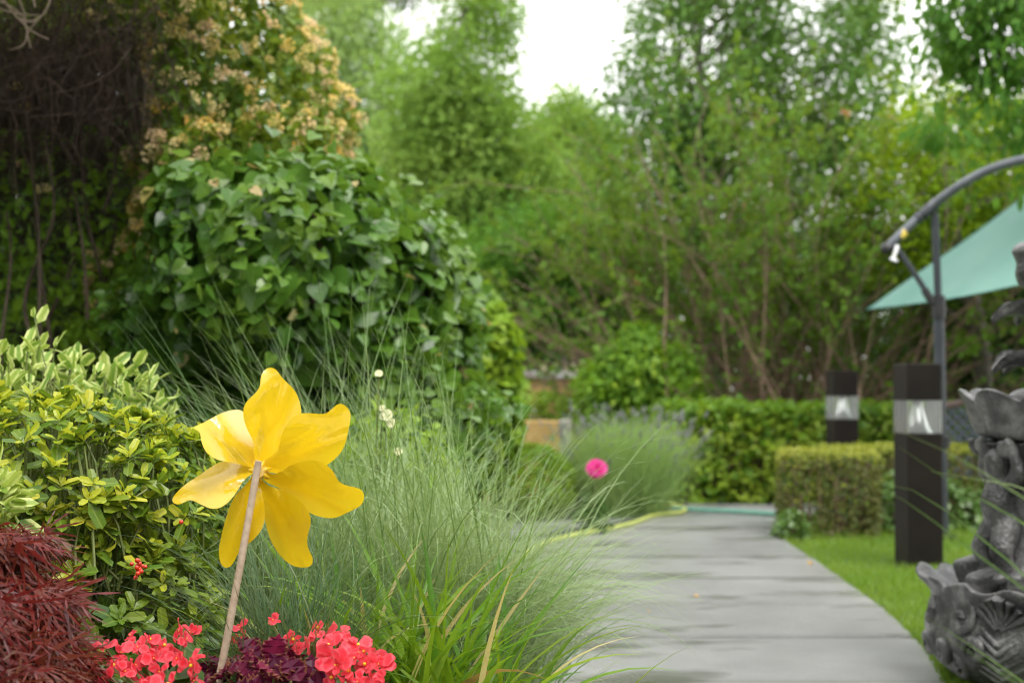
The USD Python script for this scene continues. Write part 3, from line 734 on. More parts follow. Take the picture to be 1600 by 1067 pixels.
# leafy frill inside the lower bowl
for k in range(12):
    an = k * PI / 6 + 0.12
    h = 0.34 + 0.02 * (k % 2)
    m = hull([((fc[0] + 0.30 * math.cos(an), fc[1] + 0.30 * math.sin(an), 0.30), 0.03), ((fc[0] + 0.26 * math.cos(an + .1), fc[1] + 0.26 * math.sin(an + .1), h + 0.015), 0.032), ((fc[0] + 0.33 * math.cos(an + .05), fc[1] + 0.33 * math.sin(an + .05), h), 0.02)])
    part(t, 'rock_ornament', m, M['stone'], smooth=60)
col = [(0.02, 0.26), (0.25, 0.27), (0.27, 0.34), (0.235, 0.40), (0.205, 0.46), (0.20, 0.50), (0.225, 0.56), (0.25, 0.62), (0.25, 0.66), (0.23, 0.70), (0.24, 0.725), (0.27, 0.735), (0.02, 0.75)]
part(t, 'column', lathe(col, lambda T, S, Z: 1 + 0.05 * np.cos(12 * T + 6 * Z) + 0.04 * np.cos(5 * T + 14 * Z)), M['stone'], smooth=60)


def cherub(an):
    e = np.array([math.cos(an), math.sin(an), 0]); s = np.array([-math.sin(an), math.cos(an), 0])
    J = lambda r_, sd, z: fc + e * r_ + s * sd + UP * z
    bones = [((J(.235, 0, .50), .052), (J(.25, 0, .565), .055)), ((J(.25, 0, .565), .055), (J(.235, 0, .62), .045)), ((J(.235, 0, .62), .03), (J(.245, 0, .66), .042)), ((J(.25, 0, .665), .040), (J(.255, 0, .685), .038))]
    for k in (-1, 1):
        bones += [((J(.24, k * .025, .50), .043), (J(.275, k * .05, .43), .034)), ((J(.275, k * .05, .43), .033), (J(.25, k * .04, .36), .022)), ((J(.25, k * .04, .355), .02), (J(.285, k * .048, .345), .016)),
                  ((J(.235, k * .05, .615), .026), (J(.24, k * .095, .655), .021)), ((J(.24, k * .095, .655), .02), (J(.25, k * .075, .72), .015)), ((J(.25, k * .075, .72), .015), (J(.26, k * .07, .74), .014))]
    mm = None
    for a_, b_ in bones:
        h_ = hull([a_, b_]); mm = h_ if mm is None else mm + h_
    mm = mm.refine_to_length(0.012).to_mesh()
    tm = trimesh.Trimesh(mm.vert_properties[:, :3], mm.tri_verts)
    was = np.array(tm.vertices)
    trimesh.smoothing.filter_taubin(tm, iterations=12)
    now = np.array(tm.vertices); far_ = np.linalg.norm(now - was, axis=1) > 0.012
    tm.vertices = np.where(far_[:, None], was, now)
    return tm


for k in range(4):
    part(t, 'cherub_figure', cherub(dg(-168 + 90 * k)), M['stone'], smooth=True)
for k in range(16):                                       # frill of leaves under the second bowl
    an = k * PI / 8
    pts = [(fc[0] + rr * math.cos(an + o), fc[1] + rr * math.sin(an + o), zz) for rr, zz, o in ((0.20, 0.725, 0), (0.255, 0.712, 0.03), (0.285, 0.722, 0.05), (0.292, 0.742, 0.06))]
    part(t, 'frill_leaf', tube(pts, [0.02, 0.026, 0.02, 0.010], 8, 8), M['stone'], smooth=60)
lobes = lambda T, k, ph=0: np.abs(np.cos(k / 2 * (T - ph)))
upb = [(0.05, 0.735), (0.20, 0.737), (0.265, 0.75), (0.285, 0.78), (0.295, 0.815), (0.307, 0.85), (0.326, 0.872), (0.320, 0.882), (0.295, 0.872), (0.27, 0.83), (0.2, 0.79), (0.02, 0.785)]
part(t, 'second_bowl', lathe(upb, lambda T, S, Z: 1 + (0.075 * lobes(T, 10, 2.9) - 0.05) * (S < 0.75), lambda T, S, Z: (0.035 * lobes(T, 10, 2.9) - 0.018) * np.clip((Z - 0.80) / 0.06, 0, 1) * (S < 0.85), nt=240), M['stone'], smooth=60)
part(t, 'second_column', lathe([(0.02, 0.77), (0.13, 0.775), (0.11, 0.82), (0.085, 0.88), (0.08, 0.94), (0.10, 0.99), (0.09, 1.03), (0.06, 1.08), (0.07, 1.16), (0.05, 1.18), (0.02, 1.19)], lambda T, S, Z: 1 + 0.08 * np.cos(8 * T)), M['stone'], smooth=60)
for (zz, rr, nk, sc, ph) in ((0.935, 0.09, 6, 1.18, dg(-176)), (1.085, 0.085, 6, 1.12, dg(-186))):   # two rings of curling stone petals
    for k in range(nk):
        an = ph + k * 2 * PI / nk
        e = np.array([math.cos(an), math.sin(an), 0]); s = np.array([-math.sin(an), math.cos(an), 0])
        vs, fs = [], []
        for i in range(11):
            x = i / 10
            wdt = 0.062 * sc * math.sin(PI * (0.18 + 0.74 * x)) * (1.15 if x > .6 else 1)
            outp = rr + sc * (0.135 * x) + 0.0
            zc = zz + sc * (0.045 * math.sin(x * PI * 0.62) - 0.03 * x ** 3)
            for j in range(7):
                w = (j - 3) / 3
                vs.append(fc + e * (outp - 0.02 * w * w) + s * (w * wdt) + UP * (zc + 0.028 * sc * abs(w) ** 1.6))
        vs = np.array(vs); vb = vs - UP * 0.016 - e * 0.006
        for i in range(10):
            for j in range(6):
                a_ = i * 7 + j
                fs += [(a_, a_ + 7, a_ + 8, a_ + 1), (77 + a_, 77 + a_ + 1, 77 + a_ + 8, 77 + a_ + 7)]
        bd = [j for j in range(7)] + [i * 7 + 6 for i in range(1, 11)] + [70 + j for j in range(5, -1, -1)] + [i * 7 for i in range(9, 0, -1)]
        for a_, b_ in zip(bd, bd[1:] + bd[:1]):
            fs.append((a_, b_, b_ + 77, a_ + 77))
        part(t, 'stone_petal', (np.vstack([vs, vb]), np.array(fs)), M['stone'], smooth=50)
part(t, 'finial', lathe([(0.02, 1.17), (0.09, 1.18), (0.145, 1.20), (0.16, 1.235), (0.155, 1.27), (0.17, 1.30), (0.15, 1.325), (0.10, 1.34), (0.06, 1.40), (0.02, 1.46), (0.001, 1.5)], lambda T, S, Z: 1 + 0.05 * np.cos(10 * T + 20 * Z)), M['stone'], smooth=60)

# ------------------------------------------------------------------ pinwheel
DW = 2.2
hub = P(403, 736, DW)
t = thing('pinwheel', 'yellow seven-petal plastic garden pinwheel on a thin wooden stick', 'pinwheel', np.array([P(336, 1090, DW)[0], DW, 0.40]))
OUT = {   # outlines in a 1037-wide view of the photograph's pixels 250..600 x 540..900
    'top': [(445, 545), (440, 520), (428, 440), (412, 400), (390, 350), (384, 310), (400, 262), (440, 220), (463, 188), (469, 140), (484, 112), (512, 100), (540, 112), (562, 145), (608, 190), (640, 240), (655, 290), (652, 340), (630, 420), (580, 490), (520, 545), (470, 565)],
    'upper_right': [(462, 545), (490, 525), (545, 480), (562, 425), (580, 370), (612, 335), (655, 315), (700, 310), (745, 318), (780, 308), (803, 283), (832, 269), (860, 278), (878, 305), (878, 360), (865, 430), (840, 490), (800, 530), (765, 560), (700, 590), (620, 605), (540, 590), (480, 575)],
    'right': [(470, 575), (520, 595), (560, 580), (610, 552), (660, 536), (710, 530), (760, 545), (800, 580), (826, 625), (860, 645), (900, 655), (935, 670), (948, 700), (932, 732), (880, 766), (805, 797), (745, 790), (690, 775), (640, 730), (590, 690), (530, 650), (475, 610)],
    'lower_right': [(455, 590), (490, 640), (530, 655), (580, 675), (630, 705), (675, 745), (694, 785), (697, 820), (688, 865), (680, 905), (690, 945), (707, 985), (700, 1015), (672, 1030), (630, 1020), (570, 985), (530, 930), (505, 880), (487, 820), (476, 740), (460, 660)],
    'bottom': [(450, 590), (400, 640), (350, 690), (325, 745), (303, 800), (286, 870), (276, 930), (277, 990), (291, 1024), (316, 1027), (342, 1002), (368, 950), (395, 925), (440, 892), (470, 850), (483, 805), (483, 740), (470, 670), (460, 620)],
    'lower_left': [(450, 575), (415, 600), (365, 660), (335, 702), (300, 737), (255, 753), (205, 745), (170, 722), (130, 715), (95, 732), (65, 732), (55, 710), (75, 685), (120, 640), (180, 600), (240, 560), (290, 535), (350, 530), (420, 540)],
    'upper_left': [(450, 560), (445, 500), (440, 450), (418, 400), (400, 345), (380, 303), (335, 297), (260, 325), (190, 360), (155, 384), (185, 398), (188, 420), (195, 460), (225, 500), (270, 530), (330, 540), (390, 555)]}
hx, hy = 455, 572
for name, o in OUT.items():
    o = np.array(o, float)
    pc = np.r_[o, o[:1]]
    from scipy.interpolate import splprep, splev
    tck, _ = splprep(pc.T, s=60, per=True)
    bx = np.stack(splev(np.linspace(0, 1, 91)[:-1], tck), 1)
    poly = Polygon(bx).buffer(0)
    gx, gy = np.meshgrid(np.arange(20, 980, 17), np.arange(80, 1050, 17))
    gp = np.c_[gx.ravel(), gy.ravel()]
    inner = poly.buffer(-9)
    gp = gp[shapely.contains_xy(inner, gp[:, 0], gp[:, 1])]
    pts = np.vstack([np.array(poly.exterior.coords)[:-1], gp])
    tri = Delaunay(pts).simplices
    cen = pts[tri].mean(1)
    tri = tri[shapely.contains_xy(poly, cen[:, 0], cen[:, 1])]
    c0 = np.array(poly.centroid.coords[0]); ax = nrm(c0 - [hx, hy]); tn = np.array([ax[1], -ax[0]])   # tn: anticlockwise as seen
    rel = pts - [hx, hy]
    rr = rel @ ax; s = rel @ tn / 190.0
    rr_n = np.clip(np.hypot(rel[:, 0], rel[:, 1]) / 420.0, 0, 1.1)
    depth = 0.040 * np.tanh(s * 1.5) * np.sin(PI * np.clip(0.12 + 0.72 * rr_n, 0, 1)) - 0.16 * np.clip(-s - 0.16, 0, 1) ** 1.6 * np.clip(rr_n * 3 - 0.3, 0, 1) + 0.05 * np.clip(s - 0.1, 0, 1) ** 2 + 0.016 * rr_n + 0.012 * np.sin(PI * rr_n) + 0.004 * np.exp(-((s - 0.05 - 0.12 * rr_n) / 0.06) ** 2) * (rr_n < 0.95) + 0.003 * np.sin(9 * s + 5 * rr_n)
    wu, wv = 250 + pts[:, 0] / 2.963, 540 + pts[:, 1] / 2.963
    V = np.array([P(a_, b_, DW - dd) for a_, b_, dd in zip(wu, wv, depth - 0.004)])
    if np.cross(V[tri[0, 1]] - V[tri[0, 0]], V[tri[0, 2]] - V[tri[0, 0]])[1] > 0:
        tri = tri[:, ::-1]
    part(t, 'petal', (V, tri), M['yellow'], smooth=True)
sb, s0 = P(334, 1100, DW - 0.03), P(404, 720, DW - 0.045)
sb2 = sb + (sb - s0) * 0.25
part(t, 'stick', tube([s0, (s0 + sb) / 2 + [0.0015, 0, 0], sb2], [0.0052, 0.0062], 14, 20), M['stick'], smooth=40)
hubp = P(410, 735, DW)
part(t, 'hub', trimesh.creation.cylinder(0.009, 0.05, sections=20, transform=trimesh.transformations.translation_matrix(hubp + [0, -0.012, 0]) @ trimesh.transformations.rotation_matrix(PI / 2, [1, 0, 0])), M['hubplastic'], smooth=40)
for k in range(7):
    an = k * 2 * PI / 7 + 0.3
    q0 = hubp + [0, -0.026, 0]
    part(t, 'petal_tab', tube([q0, q0 + np.array([math.cos(an) * 0.009, -0.003, math.sin(an) * 0.009]), q0 + np.array([math.cos(an) * 0.017, 0.006, math.sin(an) * 0.017])], [0.003, 0.0042, 0.002], 8, 8), M['yellow'], smooth=60)

# ------------------------------------------------------------------ hoses, trellis, walls, stake, fallen leaves
hz = lambda px, z=0.045: [G(u, v, z) for u, v in px]
top('garden_hose', tube(hz([(735, 960), (775, 905), (815, 872), (850, 848), (905, 834), (960, 824), (1005, 811), (1035, 803), (1062, 800), (1070, 797), (1062, 791), (1045, 788), (1036, 792)]), [0.014], 10, 120), M['hose_lime'], smooth=50,
    label='lime green garden hose snaking along the path edge beneath the lavender', cat='hose')
top('garden_hose', tube(hz([(1052, 793), (1090, 796), (1140, 798), (1190, 801), (1260, 806)]), [0.014], 10, 60), M['hose_teal'], smooth=50, label='teal garden hose lying straight across the far end of the path', cat='hose')
top('garden_hose', tube(hz([(770, 845), (830, 837), (880, 831), (930, 825), (985, 813), (1030, 801), (1045, 797)]), [0.013], 10, 60), M['hose_dark'], smooth=50, label='dark grey hose running just behind the lime green hose', cat='hose')

c = P(1545, 690, 10.3); c[2] = 0
t = thing('trellis_panel', 'grey blue lattice panel with arched brown top rail behind the fountain', 'trellis', c)
xw, zb = 0.62, 0.30
topz = lambda x: 0.62 + 0.16 * math.cos(x / xw * PI / 2 * 0.92)
part(t, 'top_rail', tube([(c[0] + x, c[1], topz(x) + 0.02) for x in np.linspace(-xw, xw, 15)], [0.026], 10, 40), M['trellis_rail'], smooth=50)
for sgn, nm in ((1, 'slat'), (-1, 'slat')):
    for k in np.arange(-1.2, 1.3, 0.075):
        pts = [(k + s, zb + (s * sgn if sgn > 0 else -s)) for s in (0,)]
        line = [(k + sgn * s, zb + s) for s in np.linspace(0, 0.6, 61)]
        line = [(x, z) for x, z in line if abs(x) < xw - 0.01 and z < topz(x)]
        if len(line) > 3:
            (x0, z0), (x1, z1) = line[0], line[-1]
            Ls = math.hypot(x1 - x0, z1 - z0)
            m = trimesh.creation.box((Ls, 0.008, 0.024)); 
            part(t, 'slat', moved(m, (c[0] + (x0 + x1) / 2, c[1] + sgn * 0.005, (z0 + z1) / 2), 0, 0, -math.atan2(z1 - z0, x1 - x0)), M['trellis'])
for sx in (-1, 1):
    m = rbox(0.05, 0.04, topz(xw) + 0.02, 0.003); part(t, 'post', moved(m, c + [sx * xw, 0.0, 0]), M['trellis'])
m = rbox(2 * xw, 0.03, 0.05, 0.003); part(t, 'bottom_rail', moved(m, c + [0, 0, zb - 0.05]), M['trellis'])
a, b = G(1531, 833), P(1543, 775, 9.15)
top('garden_stake', tube([a, b, b + (b - a) * 0.4], [0.02, 0.019], 6, 6), M['stake'], label='slanted reddish brown wooden stake on the lawn behind the fountain', cat='stake')

w1 = P(860, 600, 16.0)
t = thing('garden_wall', 'ochre rendered garden wall with pale grey coping beyond the shrubs', 'wall', (w1[0], 16.0, 0))
part(t, 'wall_body', moved(rbox(3.4, 0.22, 0.98, 0.006), (w1[0] - 0.6, 16.0, 0)), M['ochre'])
for k in range(5):
    part(t, 'coping_stone', moved(rbox(0.678, 0.30, 0.085, 0.012), (w1[0] - 0.6 - 1.36 + k * 0.68, 16.0, 0.983)), M['coping'])
w2 = P(835, 672, 11.3)
t = thing('retaining_wall', 'low ochre retaining wall ending at a grey post beside the lavender', 'wall', (w2[0], 11.3, 0))
zt = P(835, 657, 11.3)[2]
part(t, 'wall_body', moved(rbox(1.5, 0.2, zt, 0.008), (w2[0] - 0.55, 11.3, 0)), M['ochre'])
part(t, 'end_post', moved(rbox(0.09, 0.24, zt + 0.01, 0.008), (w2[0] + 0.246, 11.3, 0)), M['greypost'])
rf = R(8)
for u, v, sz, lab in ((1085, 931, 0.028, 'small orange brown fallen leaf lying mid path'), (1012, 954, 0.014, 'tiny dark fallen leaf speck on the middle of the path'), (1262, 880, 0.04, 'brown fallen leaf at the lawn edge below the box hedge')):
    p = G(u, v, 0.034)
    lv = leaves(p[None], np.array([[0.8, 0.4, 0.1]]), np.array([[0.1, -0.5, 1.0]]), [sz], t_ovate(0.4, 0.15, 0.3))
    top('fallen_leaf', lv, M['deadleaf'], label=lab, cat='leaf')

# ------------------------------------------------------------------ foreground planting
def EL(u, v, d, ru, rv, rd):
    """Ellipsoid whose outline at depth d spans ru, rv pixels of the photograph; rd metres deep."""
    return (P(u, v, d), np.array([ru * d / FPX, rd, rv * d / FPX]))


# planter bowl
pc = np.array([P(395, 1000, 2.26)[0], 2.26, 0.0])
t = thing('planter', 'round clay planter holding begonias, coleus and sedge', 'planter', pc)
pv, pf = lathe([(0.0, 0.0), (0.20, 0.0), (0.23, 0.03), (0.265, 0.2), (0.275, 0.29), (0.285, 0.30), (0.285, 0.335), (0.27, 0.34), (0.255, 0.31), (0.0, 0.305)], nt=64)
part(t, 'pot', (pv - fc + pc, pf), M['planter'], smooth=40)
part(t, 'soil', trimesh.creation.cylinder(0.258, 0.02, sections=40, transform=trimesh.transformations.translation_matrix(pc + [0, 0, 0.315])), M['soil'])


# begonias
def t_petal(w=0.42, cup=0.25):
    v = [(0, 0, 0)]; f = []
    rows = [(0.3, 0.30), (0.62, 0.46), (0.88, 0.34), (1.0, 0.10)]
    for x, hw in rows:
        for s in (-1, 0, 1):
            v.append((x, s * hw * w / 0.42, cup * (0.5 * s * s * hw - 0.45 * x * x + 0.2 * x)))
    f += [(0, 2, 1), (0, 3, 2)]
    for i in range(3):
        a = 1 + 3 * i
        for j in (0, 1):
            f += [(a + j, a + j + 1, a + 4 + j), (a + j, a + 4 + j, a + 3 + j)]
    return np.array(v, float), np.array(f)


def begonia(label, spots, seed, lv):
    r = R(seed)
    c = P(*spots[0]); base = np.array([c[0], c[1], 0.325])
    t = thing('begonia', label, 'begonia', base)
    pets = []
    for q_ in range(8):
        w_ = (0.42 if q_ % 2 == 0 else 0.30) * (0.85 + 0.3 * r.random()); v_, f_ = t_petal(w_, 0.2 + 0.5 * r.random())
        v_ = v_ + r.normal(size=v_.shape) * [0.03, 0.035, 0.06] * (v_[:, :1] > 0.1); pets.append((v_, f_))
    stems = []
    for (u, v, d) in [(a_, b_ + 8, c_) for a_, b_, c_ in spots] + [(a_ + r.normal() * 17, b_ + 14 + r.normal() * 12, c_ + 0.03 + r.normal() * 0.02) for a_, b_, c_ in spots]:
        c = P(u, v, d)
        face = nrm(np.array([r.normal() * 0.8, -0.7, 0.5 + r.normal() * 0.5]))
        k0 = r.random() * 6.28
        e1 = nrm(np.cross(face, UP)); e2 = np.cross(face, e1)
        size = 0.020 * (0.75 + 0.4 * r.random())
        fl = part(t, 'flower', trimesh.creation.icosphere(1, 0.0026 if r.random() < 0.4 else 0.001).apply_translation(c + face * 0.003), M['yellowflower'])
        for k in range(4 + (r.random() < 0.35)):
            an = k0 + k * PI / 2 + r.normal() * 0.15
            x = nrm(e1 * math.cos(an) + e2 * math.sin(an) + face * (0.5 + 0.4 * r.normal()))
            part(fl, 'petal', leaves((c - face * 0.001 * k)[None], x[None], face[None], [size * (1.15 if k % 2 == 0 else 0.78) * (0.85 + 0.3 * r.random())], pets[(k % 2) + 2 * r.integers(4)]), M['begonia'], st=across(pets[0]))
        stems.append(spline([(base[0] + r.normal() * 0.03, base[1] + r.normal() * 0.03, 0.32), (c * 0.5 + base * 0.5) + [0, 0.02, 0.02], c - face * 0.006], 7))
    sp_, sf_ = tubes(np.array(stems), 0.0022, 5)
    part(t, 'stems', (sp_, sf_), M['stem'], kind='stuff')
    for (u, v, d) in lv:
        c = P(u, v, d)
        x = nrm(np.array([r.normal(), -0.4, -0.3 + 0.4 * r.normal()])); nn = nrm(np.array([r.normal() * 0.4, -0.6, 0.8]))
        part(t, 'leaf', leaves(c[None], x[None], nn[None], [0.055], t_ovate(0.36, 0.05, 0.25)), M['begonia_leaf'])


begonia('coral red begonia in flower on the maple side of the planter', [(275, 1020, 2.10), (250, 1040, 2.08), (215, 1003, 2.16), (232, 990, 2.18), (290, 990, 2.15), (300, 1030, 2.08), (175, 1030, 2.14), (195, 1042, 2.1), (225, 1058, 2.06), (265, 1062, 2.05), (255, 1000, 2.2), (188, 1012, 2.2), (282, 976, 2.2), (300, 1055, 2.1), (210, 1030, 2.15), (205, 985, 2.2), (240, 1020, 2.16), (165, 1050, 2.12)], 11,
        [(200, 1065, 2.12), (315, 1045, 2.12), (285, 1050, 2.16), (180, 1055, 2.16), (240, 1030, 2.22), (225, 1015, 2.24), (260, 1075, 2.1), (300, 1005, 2.22)])
begonia('coral pink begonia in flower on the strap leaf side of the planter', [(495, 985, 2.2), (515, 1000, 2.16), (535, 1010, 2.14), (555, 1020, 2.14), (525, 1030, 2.1), (545, 1040, 2.1), (510, 1018, 2.12), (572, 1030, 2.16), (585, 1050, 2.14), (560, 1058, 2.1), (535, 1062, 2.08), (482, 1000, 2.2), (457, 988, 2.22), (465, 1003, 2.22), (375, 972, 2.3), (500, 972, 2.24), (545, 995, 2.2), (530, 985, 2.22), (520, 1050, 2.1), (570, 1010, 2.2), (450, 1000, 2.25), (592, 1030, 2.18)], 12,
        [(590, 1062, 2.18), (560, 1045, 2.2), (500, 1045, 2.16), (545, 1070, 2.14), (480, 1020, 2.26), (575, 1050, 2.22), (530, 1045, 2.2)])

# coleus: ruffled dark purple leaves
r = R(13)
cb = P(405, 1060, 2.1); base = np.array([cb[0], 2.14, 0.325])
t = thing('coleus', 'dark purple ruffled coleus mound between the two begonias', 'coleus', base)
half = [(0.0, 0.05), (0.10, 0.24), (0.2, 0.30), (0.27, 0.36), (0.38, 0.37), (0.45, 0.42), (0.56, 0.37), (0.63, 0.37), (0.72, 0.27), (0.8, 0.24), (0.9, 0.1), (1.0, 0.0)]
out = half + [(x, -y) for x, y in half[-2::-1]]
tv = [(0.0, 0, 0), (0.3, 0, -0.03), (0.55, 0, -0.05), (0.8, 0, -0.10)]
for i, (x, y) in enumerate(out):
    tv.append((x, y, (0.10 * abs(y) / 0.4 + 0.07 * (1 if i % 2 else -1)) - 0.18 * x * x))
mid = lambda x: 0 if x < 0.15 else 1 if x < 0.43 else 2 if x < 0.68 else 3
tf = []
for i in range(len(out) - 1):
    a, b = mid(out[i][0]), mid(out[i + 1][0])
    tf.append((a, 5 + i, 4 + i))
    if a != b:
        tf.append((a, b, 5 + i))
col_t = (np.array(tv, float), np.array(tf))
pts, Ns = ell_surface([(np.array([cb[0] + 0.005, 2.17, 0.390]), np.array([0.15, 0.13, 0.095]))], 420, r, 0.10, lump=0.1)
ok = (pts[:, 2] > 0.385)
pts, Ns = pts[ok], Ns[ok]
n = len(pts)
nn = nrm(Ns * 0.7 + np.array([0, -0.35, 0.45]) + r.normal(size=(n, 3)) * 0.35)
tip = Ns * 0.6 - UP * 0.45 + r.normal(size=(n, 3)) * 0.5
lv, lf = leaves(pts, tip, nn, 0.043 * (0.75 + 0.5 * r.random(n)), col_t)
order = np.argsort(pts[:, 1])
for i in order[:260]:
    part(t, 'leaf', piece(lv, lf, i, len(tv), len(tf)), M['coleus'], st=across(col_t))
st_ = np.stack([np.linspace(base + [r.normal() * .02, r.normal() * .02, 0], p, 4) for p in pts[::3]])
part(t, 'stems', tubes(st_, 0.002, 4), M['stem'], kind='stuff')

# sedge: fine dark blades rising and arching out of the planter
r = R(14)
sb_ = P(440, 1010, 2.30)
t = thing('sedge', 'fine dark green sedge arching from the planter behind the coleus', 'sedge', (sb_[0], 2.30, 0.38))
n = 520
az = r.random(n) * 2 * PI
L = 0.22 + 0.26 * r.random(n)
far = (r.random(n) < 0.45) | (np.cos(az) < 0.1)
front = np.cos(az) < -0.1
L = np.where(front, L * 0.95, L)
bv, bf, nv, nf = blades(np.c_[sb_[0] + r.normal(size=n) * 0.035, 2.36 + r.normal(size=n) * 0.025, np.full(n, 0.33)], az, L, np.where(front, 0.45 + 0.2 * r.random(n), np.abs(r.normal(size=n)) * 0.18 + 0.12), np.where(far, 1.0 + 1.0 * r.random(n), 0.35 + 0.5 * r.random(n)), 0.0026, r, seg=10)
split_largest(t, 'blade', 'blades', bv, bf, nv, nf, M['sedge'], most=90)

# strap-leaved plant
r = R(15)
sb_ = P(575, 1150, 2.6)
t = thing('strap_leaf_plant', 'bright green strap leaf clump with a few yellowing blades, beside the right begonia', 'plant', (sb_[0], 2.62, 0.0))
n = 300
bx_ = np.c_[sb_[0] + 0.03 + r.normal(size=n) * 0.10, 2.62 + r.normal(size=n) * 0.09, np.full(n, 0.17 + 0.07 * r.random(n))]
az = r.random(n) * 2 * PI
L = 0.22 + 0.29 * r.random(n)
bv, bf, nv, nf = blades(bx_, az, L, 0.10 + 0.45 * r.random(n), 0.6 + 1.4 * r.random(n) ** 1.2, 0.020 * (0.5 + 0.7 * r.random(n)), r, seg=9, vfold=0.12, pw=1.2)
for i in range(n):
    part(t, 'blade', piece(bv, bf, i, nv, nf), M['strap_dry'] if r.random() < 0.11 else M['strap'], smooth=True)
n = 260
bx_ = np.c_[sb_[0] + 0.14 + r.normal(size=n) * 0.09, 2.72 + r.normal(size=n) * 0.14, np.full(n, 0.03)]
t = thing('lily_turf', 'low dark green arching lily turf at the path edge below the strap leaf clump', 'plant', (sb_[0] + 0.14, 2.72, 0.0))
bv, bf, nv, nf = blades(bx_, r.random(n) * 2 * PI, 0.30 + 0.30 * r.random(n), 0.15 + 0.3 * r.random(n), 1.2 + 0.8 * r.random(n), 0.0075 * (0.6 + 0.7 * r.random(n)), r, seg=10, vfold=0.1, pw=1.1)
for i in range(n):
    part(t, 'blade', piece(bv, bf, i, nv, nf), M['strap_dry'] if r.random() < 0.13 else M['sedge'] if r.random() < 0.45 else M['strap'], smooth=True)

# maiden grass: the tall fine clump
r = R(16)
gb = P(575, 1100, 3.25)
t = thing('maiden_grass', 'tall fountain of fine pale green grass arching over the path behind the pinwheel', 'ornamental grass', (gb[0], 3.25, 0))
n = 4300
ang = r.random(n) * 2 * PI; rad = 0.25 * np.sqrt(r.random(n))
base = np.c_[gb[0] + 0.03 + 1.35 * rad * np.cos(ang), 3.25 + rad * np.sin(ang), np.full(n, 0.005)]
az = np.where(r.random(n) < 0.45, PI / 2 + r.normal(size=n) * 0.75, r.random(n) * 2 * PI)
L = (0.62 + 0.50 * r.random(n) ** 0.9) * np.where(np.sin(az) > 0.5, 0.76, 1.08)
tall = r.random(n) < 0.10
L = np.where(tall & (np.sin(az) < 0.3), L * 1.15, L)
bv, bf, nv, nf = blades(base, az, L, 0.03 + 0.30 * r.random(n), np.where(tall & (np.sin(az) < 0.3), 0.35 + 0.6 * r.random(n), 0.9 + 1.7 * r.random(n)), 0.0038 * (0.7 + 0.6 * r.random(n)), r, seg=12, pw=1.7 + 0 * 1)
tip_ = bv.reshape(-1, nv, 3)[:, -1]
tu, tv_ = 800 + FPX * tip_[:, 0] / np.maximum(tip_[:, 1], 0.5), 603 - FPX * (tip_[:, 2] - EYE[2]) / np.maximum(tip_[:, 1], 0.5)
keep = ~(((tu > 720) & (tv_ < 600)) | (tv_ < 395))
bv = bv.reshape(-1, nv, 3)[keep].reshape(-1, 3); bf = (bf.reshape(-1, nf, 3)[:1] + (np.arange(keep.sum()) * nv)[:, None, None]).reshape(-1, 3)
split_largest(t, 'blade', 'blades', bv, bf, nv, nf, M['grass_fine'], most=150, minpx=200)
n = 260                                                    # second, lower clump spilling to the path
r = R(17)
g2 = P(720, 1000, 3.6)
n = 1000
ang = r.random(n) * 2 * PI; rad = 0.12 * np.sqrt(r.random(n))
base = np.c_[g2[0] + rad * np.cos(ang), 3.6 + rad * np.sin(ang), np.full(n, 0.005)]
t = thing('maiden_grass', 'lower clump of fine pale grass spilling onto the concrete path', 'ornamental grass', (g2[0], 3.6, 0))
bv, bf, nv, nf = blades(base, np.arctan2(np.cos(ang), np.sin(ang)) + r.normal(size=n) * 0.8, 0.34 + 0.30 * r.random(n), 0.05 + 0.35 * r.random(n), 0.7 + 1.5 * r.random(n), 0.0033 * (0.7 + 0.6 * r.random(n)), r, seg=11, pw=1.5)
split_largest(t, 'blade', 'blades', bv, bf, nv, nf, M['grass_fine'], most=80, minpx=150)
# long blades leaning in beside the fountain from a clump right of the camera
r = R(18)
t = thing('maiden_grass', 'loose blurred grass blades leaning across the fountain, close to the camera', 'ornamental grass', (1.15, 1.5, 0))
for (px, d) in (([(1356, 750), (1440, 800), (1530, 868), (1640, 950), (1800, 1100)], 1.55), ([(1362, 752), (1450, 778), (1520, 830), (1560, 862), (1700, 1010)], 1.6), ([(1412, 676), (1480, 706), (1580, 765), (1700, 850), (1850, 1010)], 1.5), ([(1405, 698), (1470, 742), (1560, 795), (1690, 870), (1860, 1050)], 1.55),
                ([(1455, 736), (1510, 746), (1600, 762), (1720, 830), (1850, 980)], 1.6), ([(1498, 764), (1555, 790), (1640, 850), (1760, 960), (1850, 1100)], 1.6), ([(1455, 983), (1510, 1015), (1590, 1068), (1700, 1140), (1800, 1250)], 1.45), ([(1430, 955), (1490, 990), (1570, 1045), (1660, 1110), (1800, 1230)], 1.6)):
    pts = np.array([P(u, v, d) for u, v in px] + [np.array([1.15 + r.normal() * 0.05, 1.5 + r.normal() * 0.05, 0.0])])
    c = spline(pts[::-1], 26); tt = np.linspace(0, 1, 26)
    tang = nrm(np.gradient(c, axis=0)); side = nrm(np.cross(tang, [0, -1, 0.2]))
    wd = 0.0042 * np.clip(1 - tt ** 4, 0.08, 1)
    v = np.stack([c - side * wd[:, None] / 2, c + [0, 0.0008, 0], c + side * wd[:, None] / 2], 1).reshape(-1, 3)
    f = []
    for i in range(25):
        for j in range(2):
            a = i * 3 + j
            f.append((a, a + 1, a + 4, a + 3))
    part(t, 'blade', (v, np.array(f)), M['grass_fine'], smooth=True)
n = 60
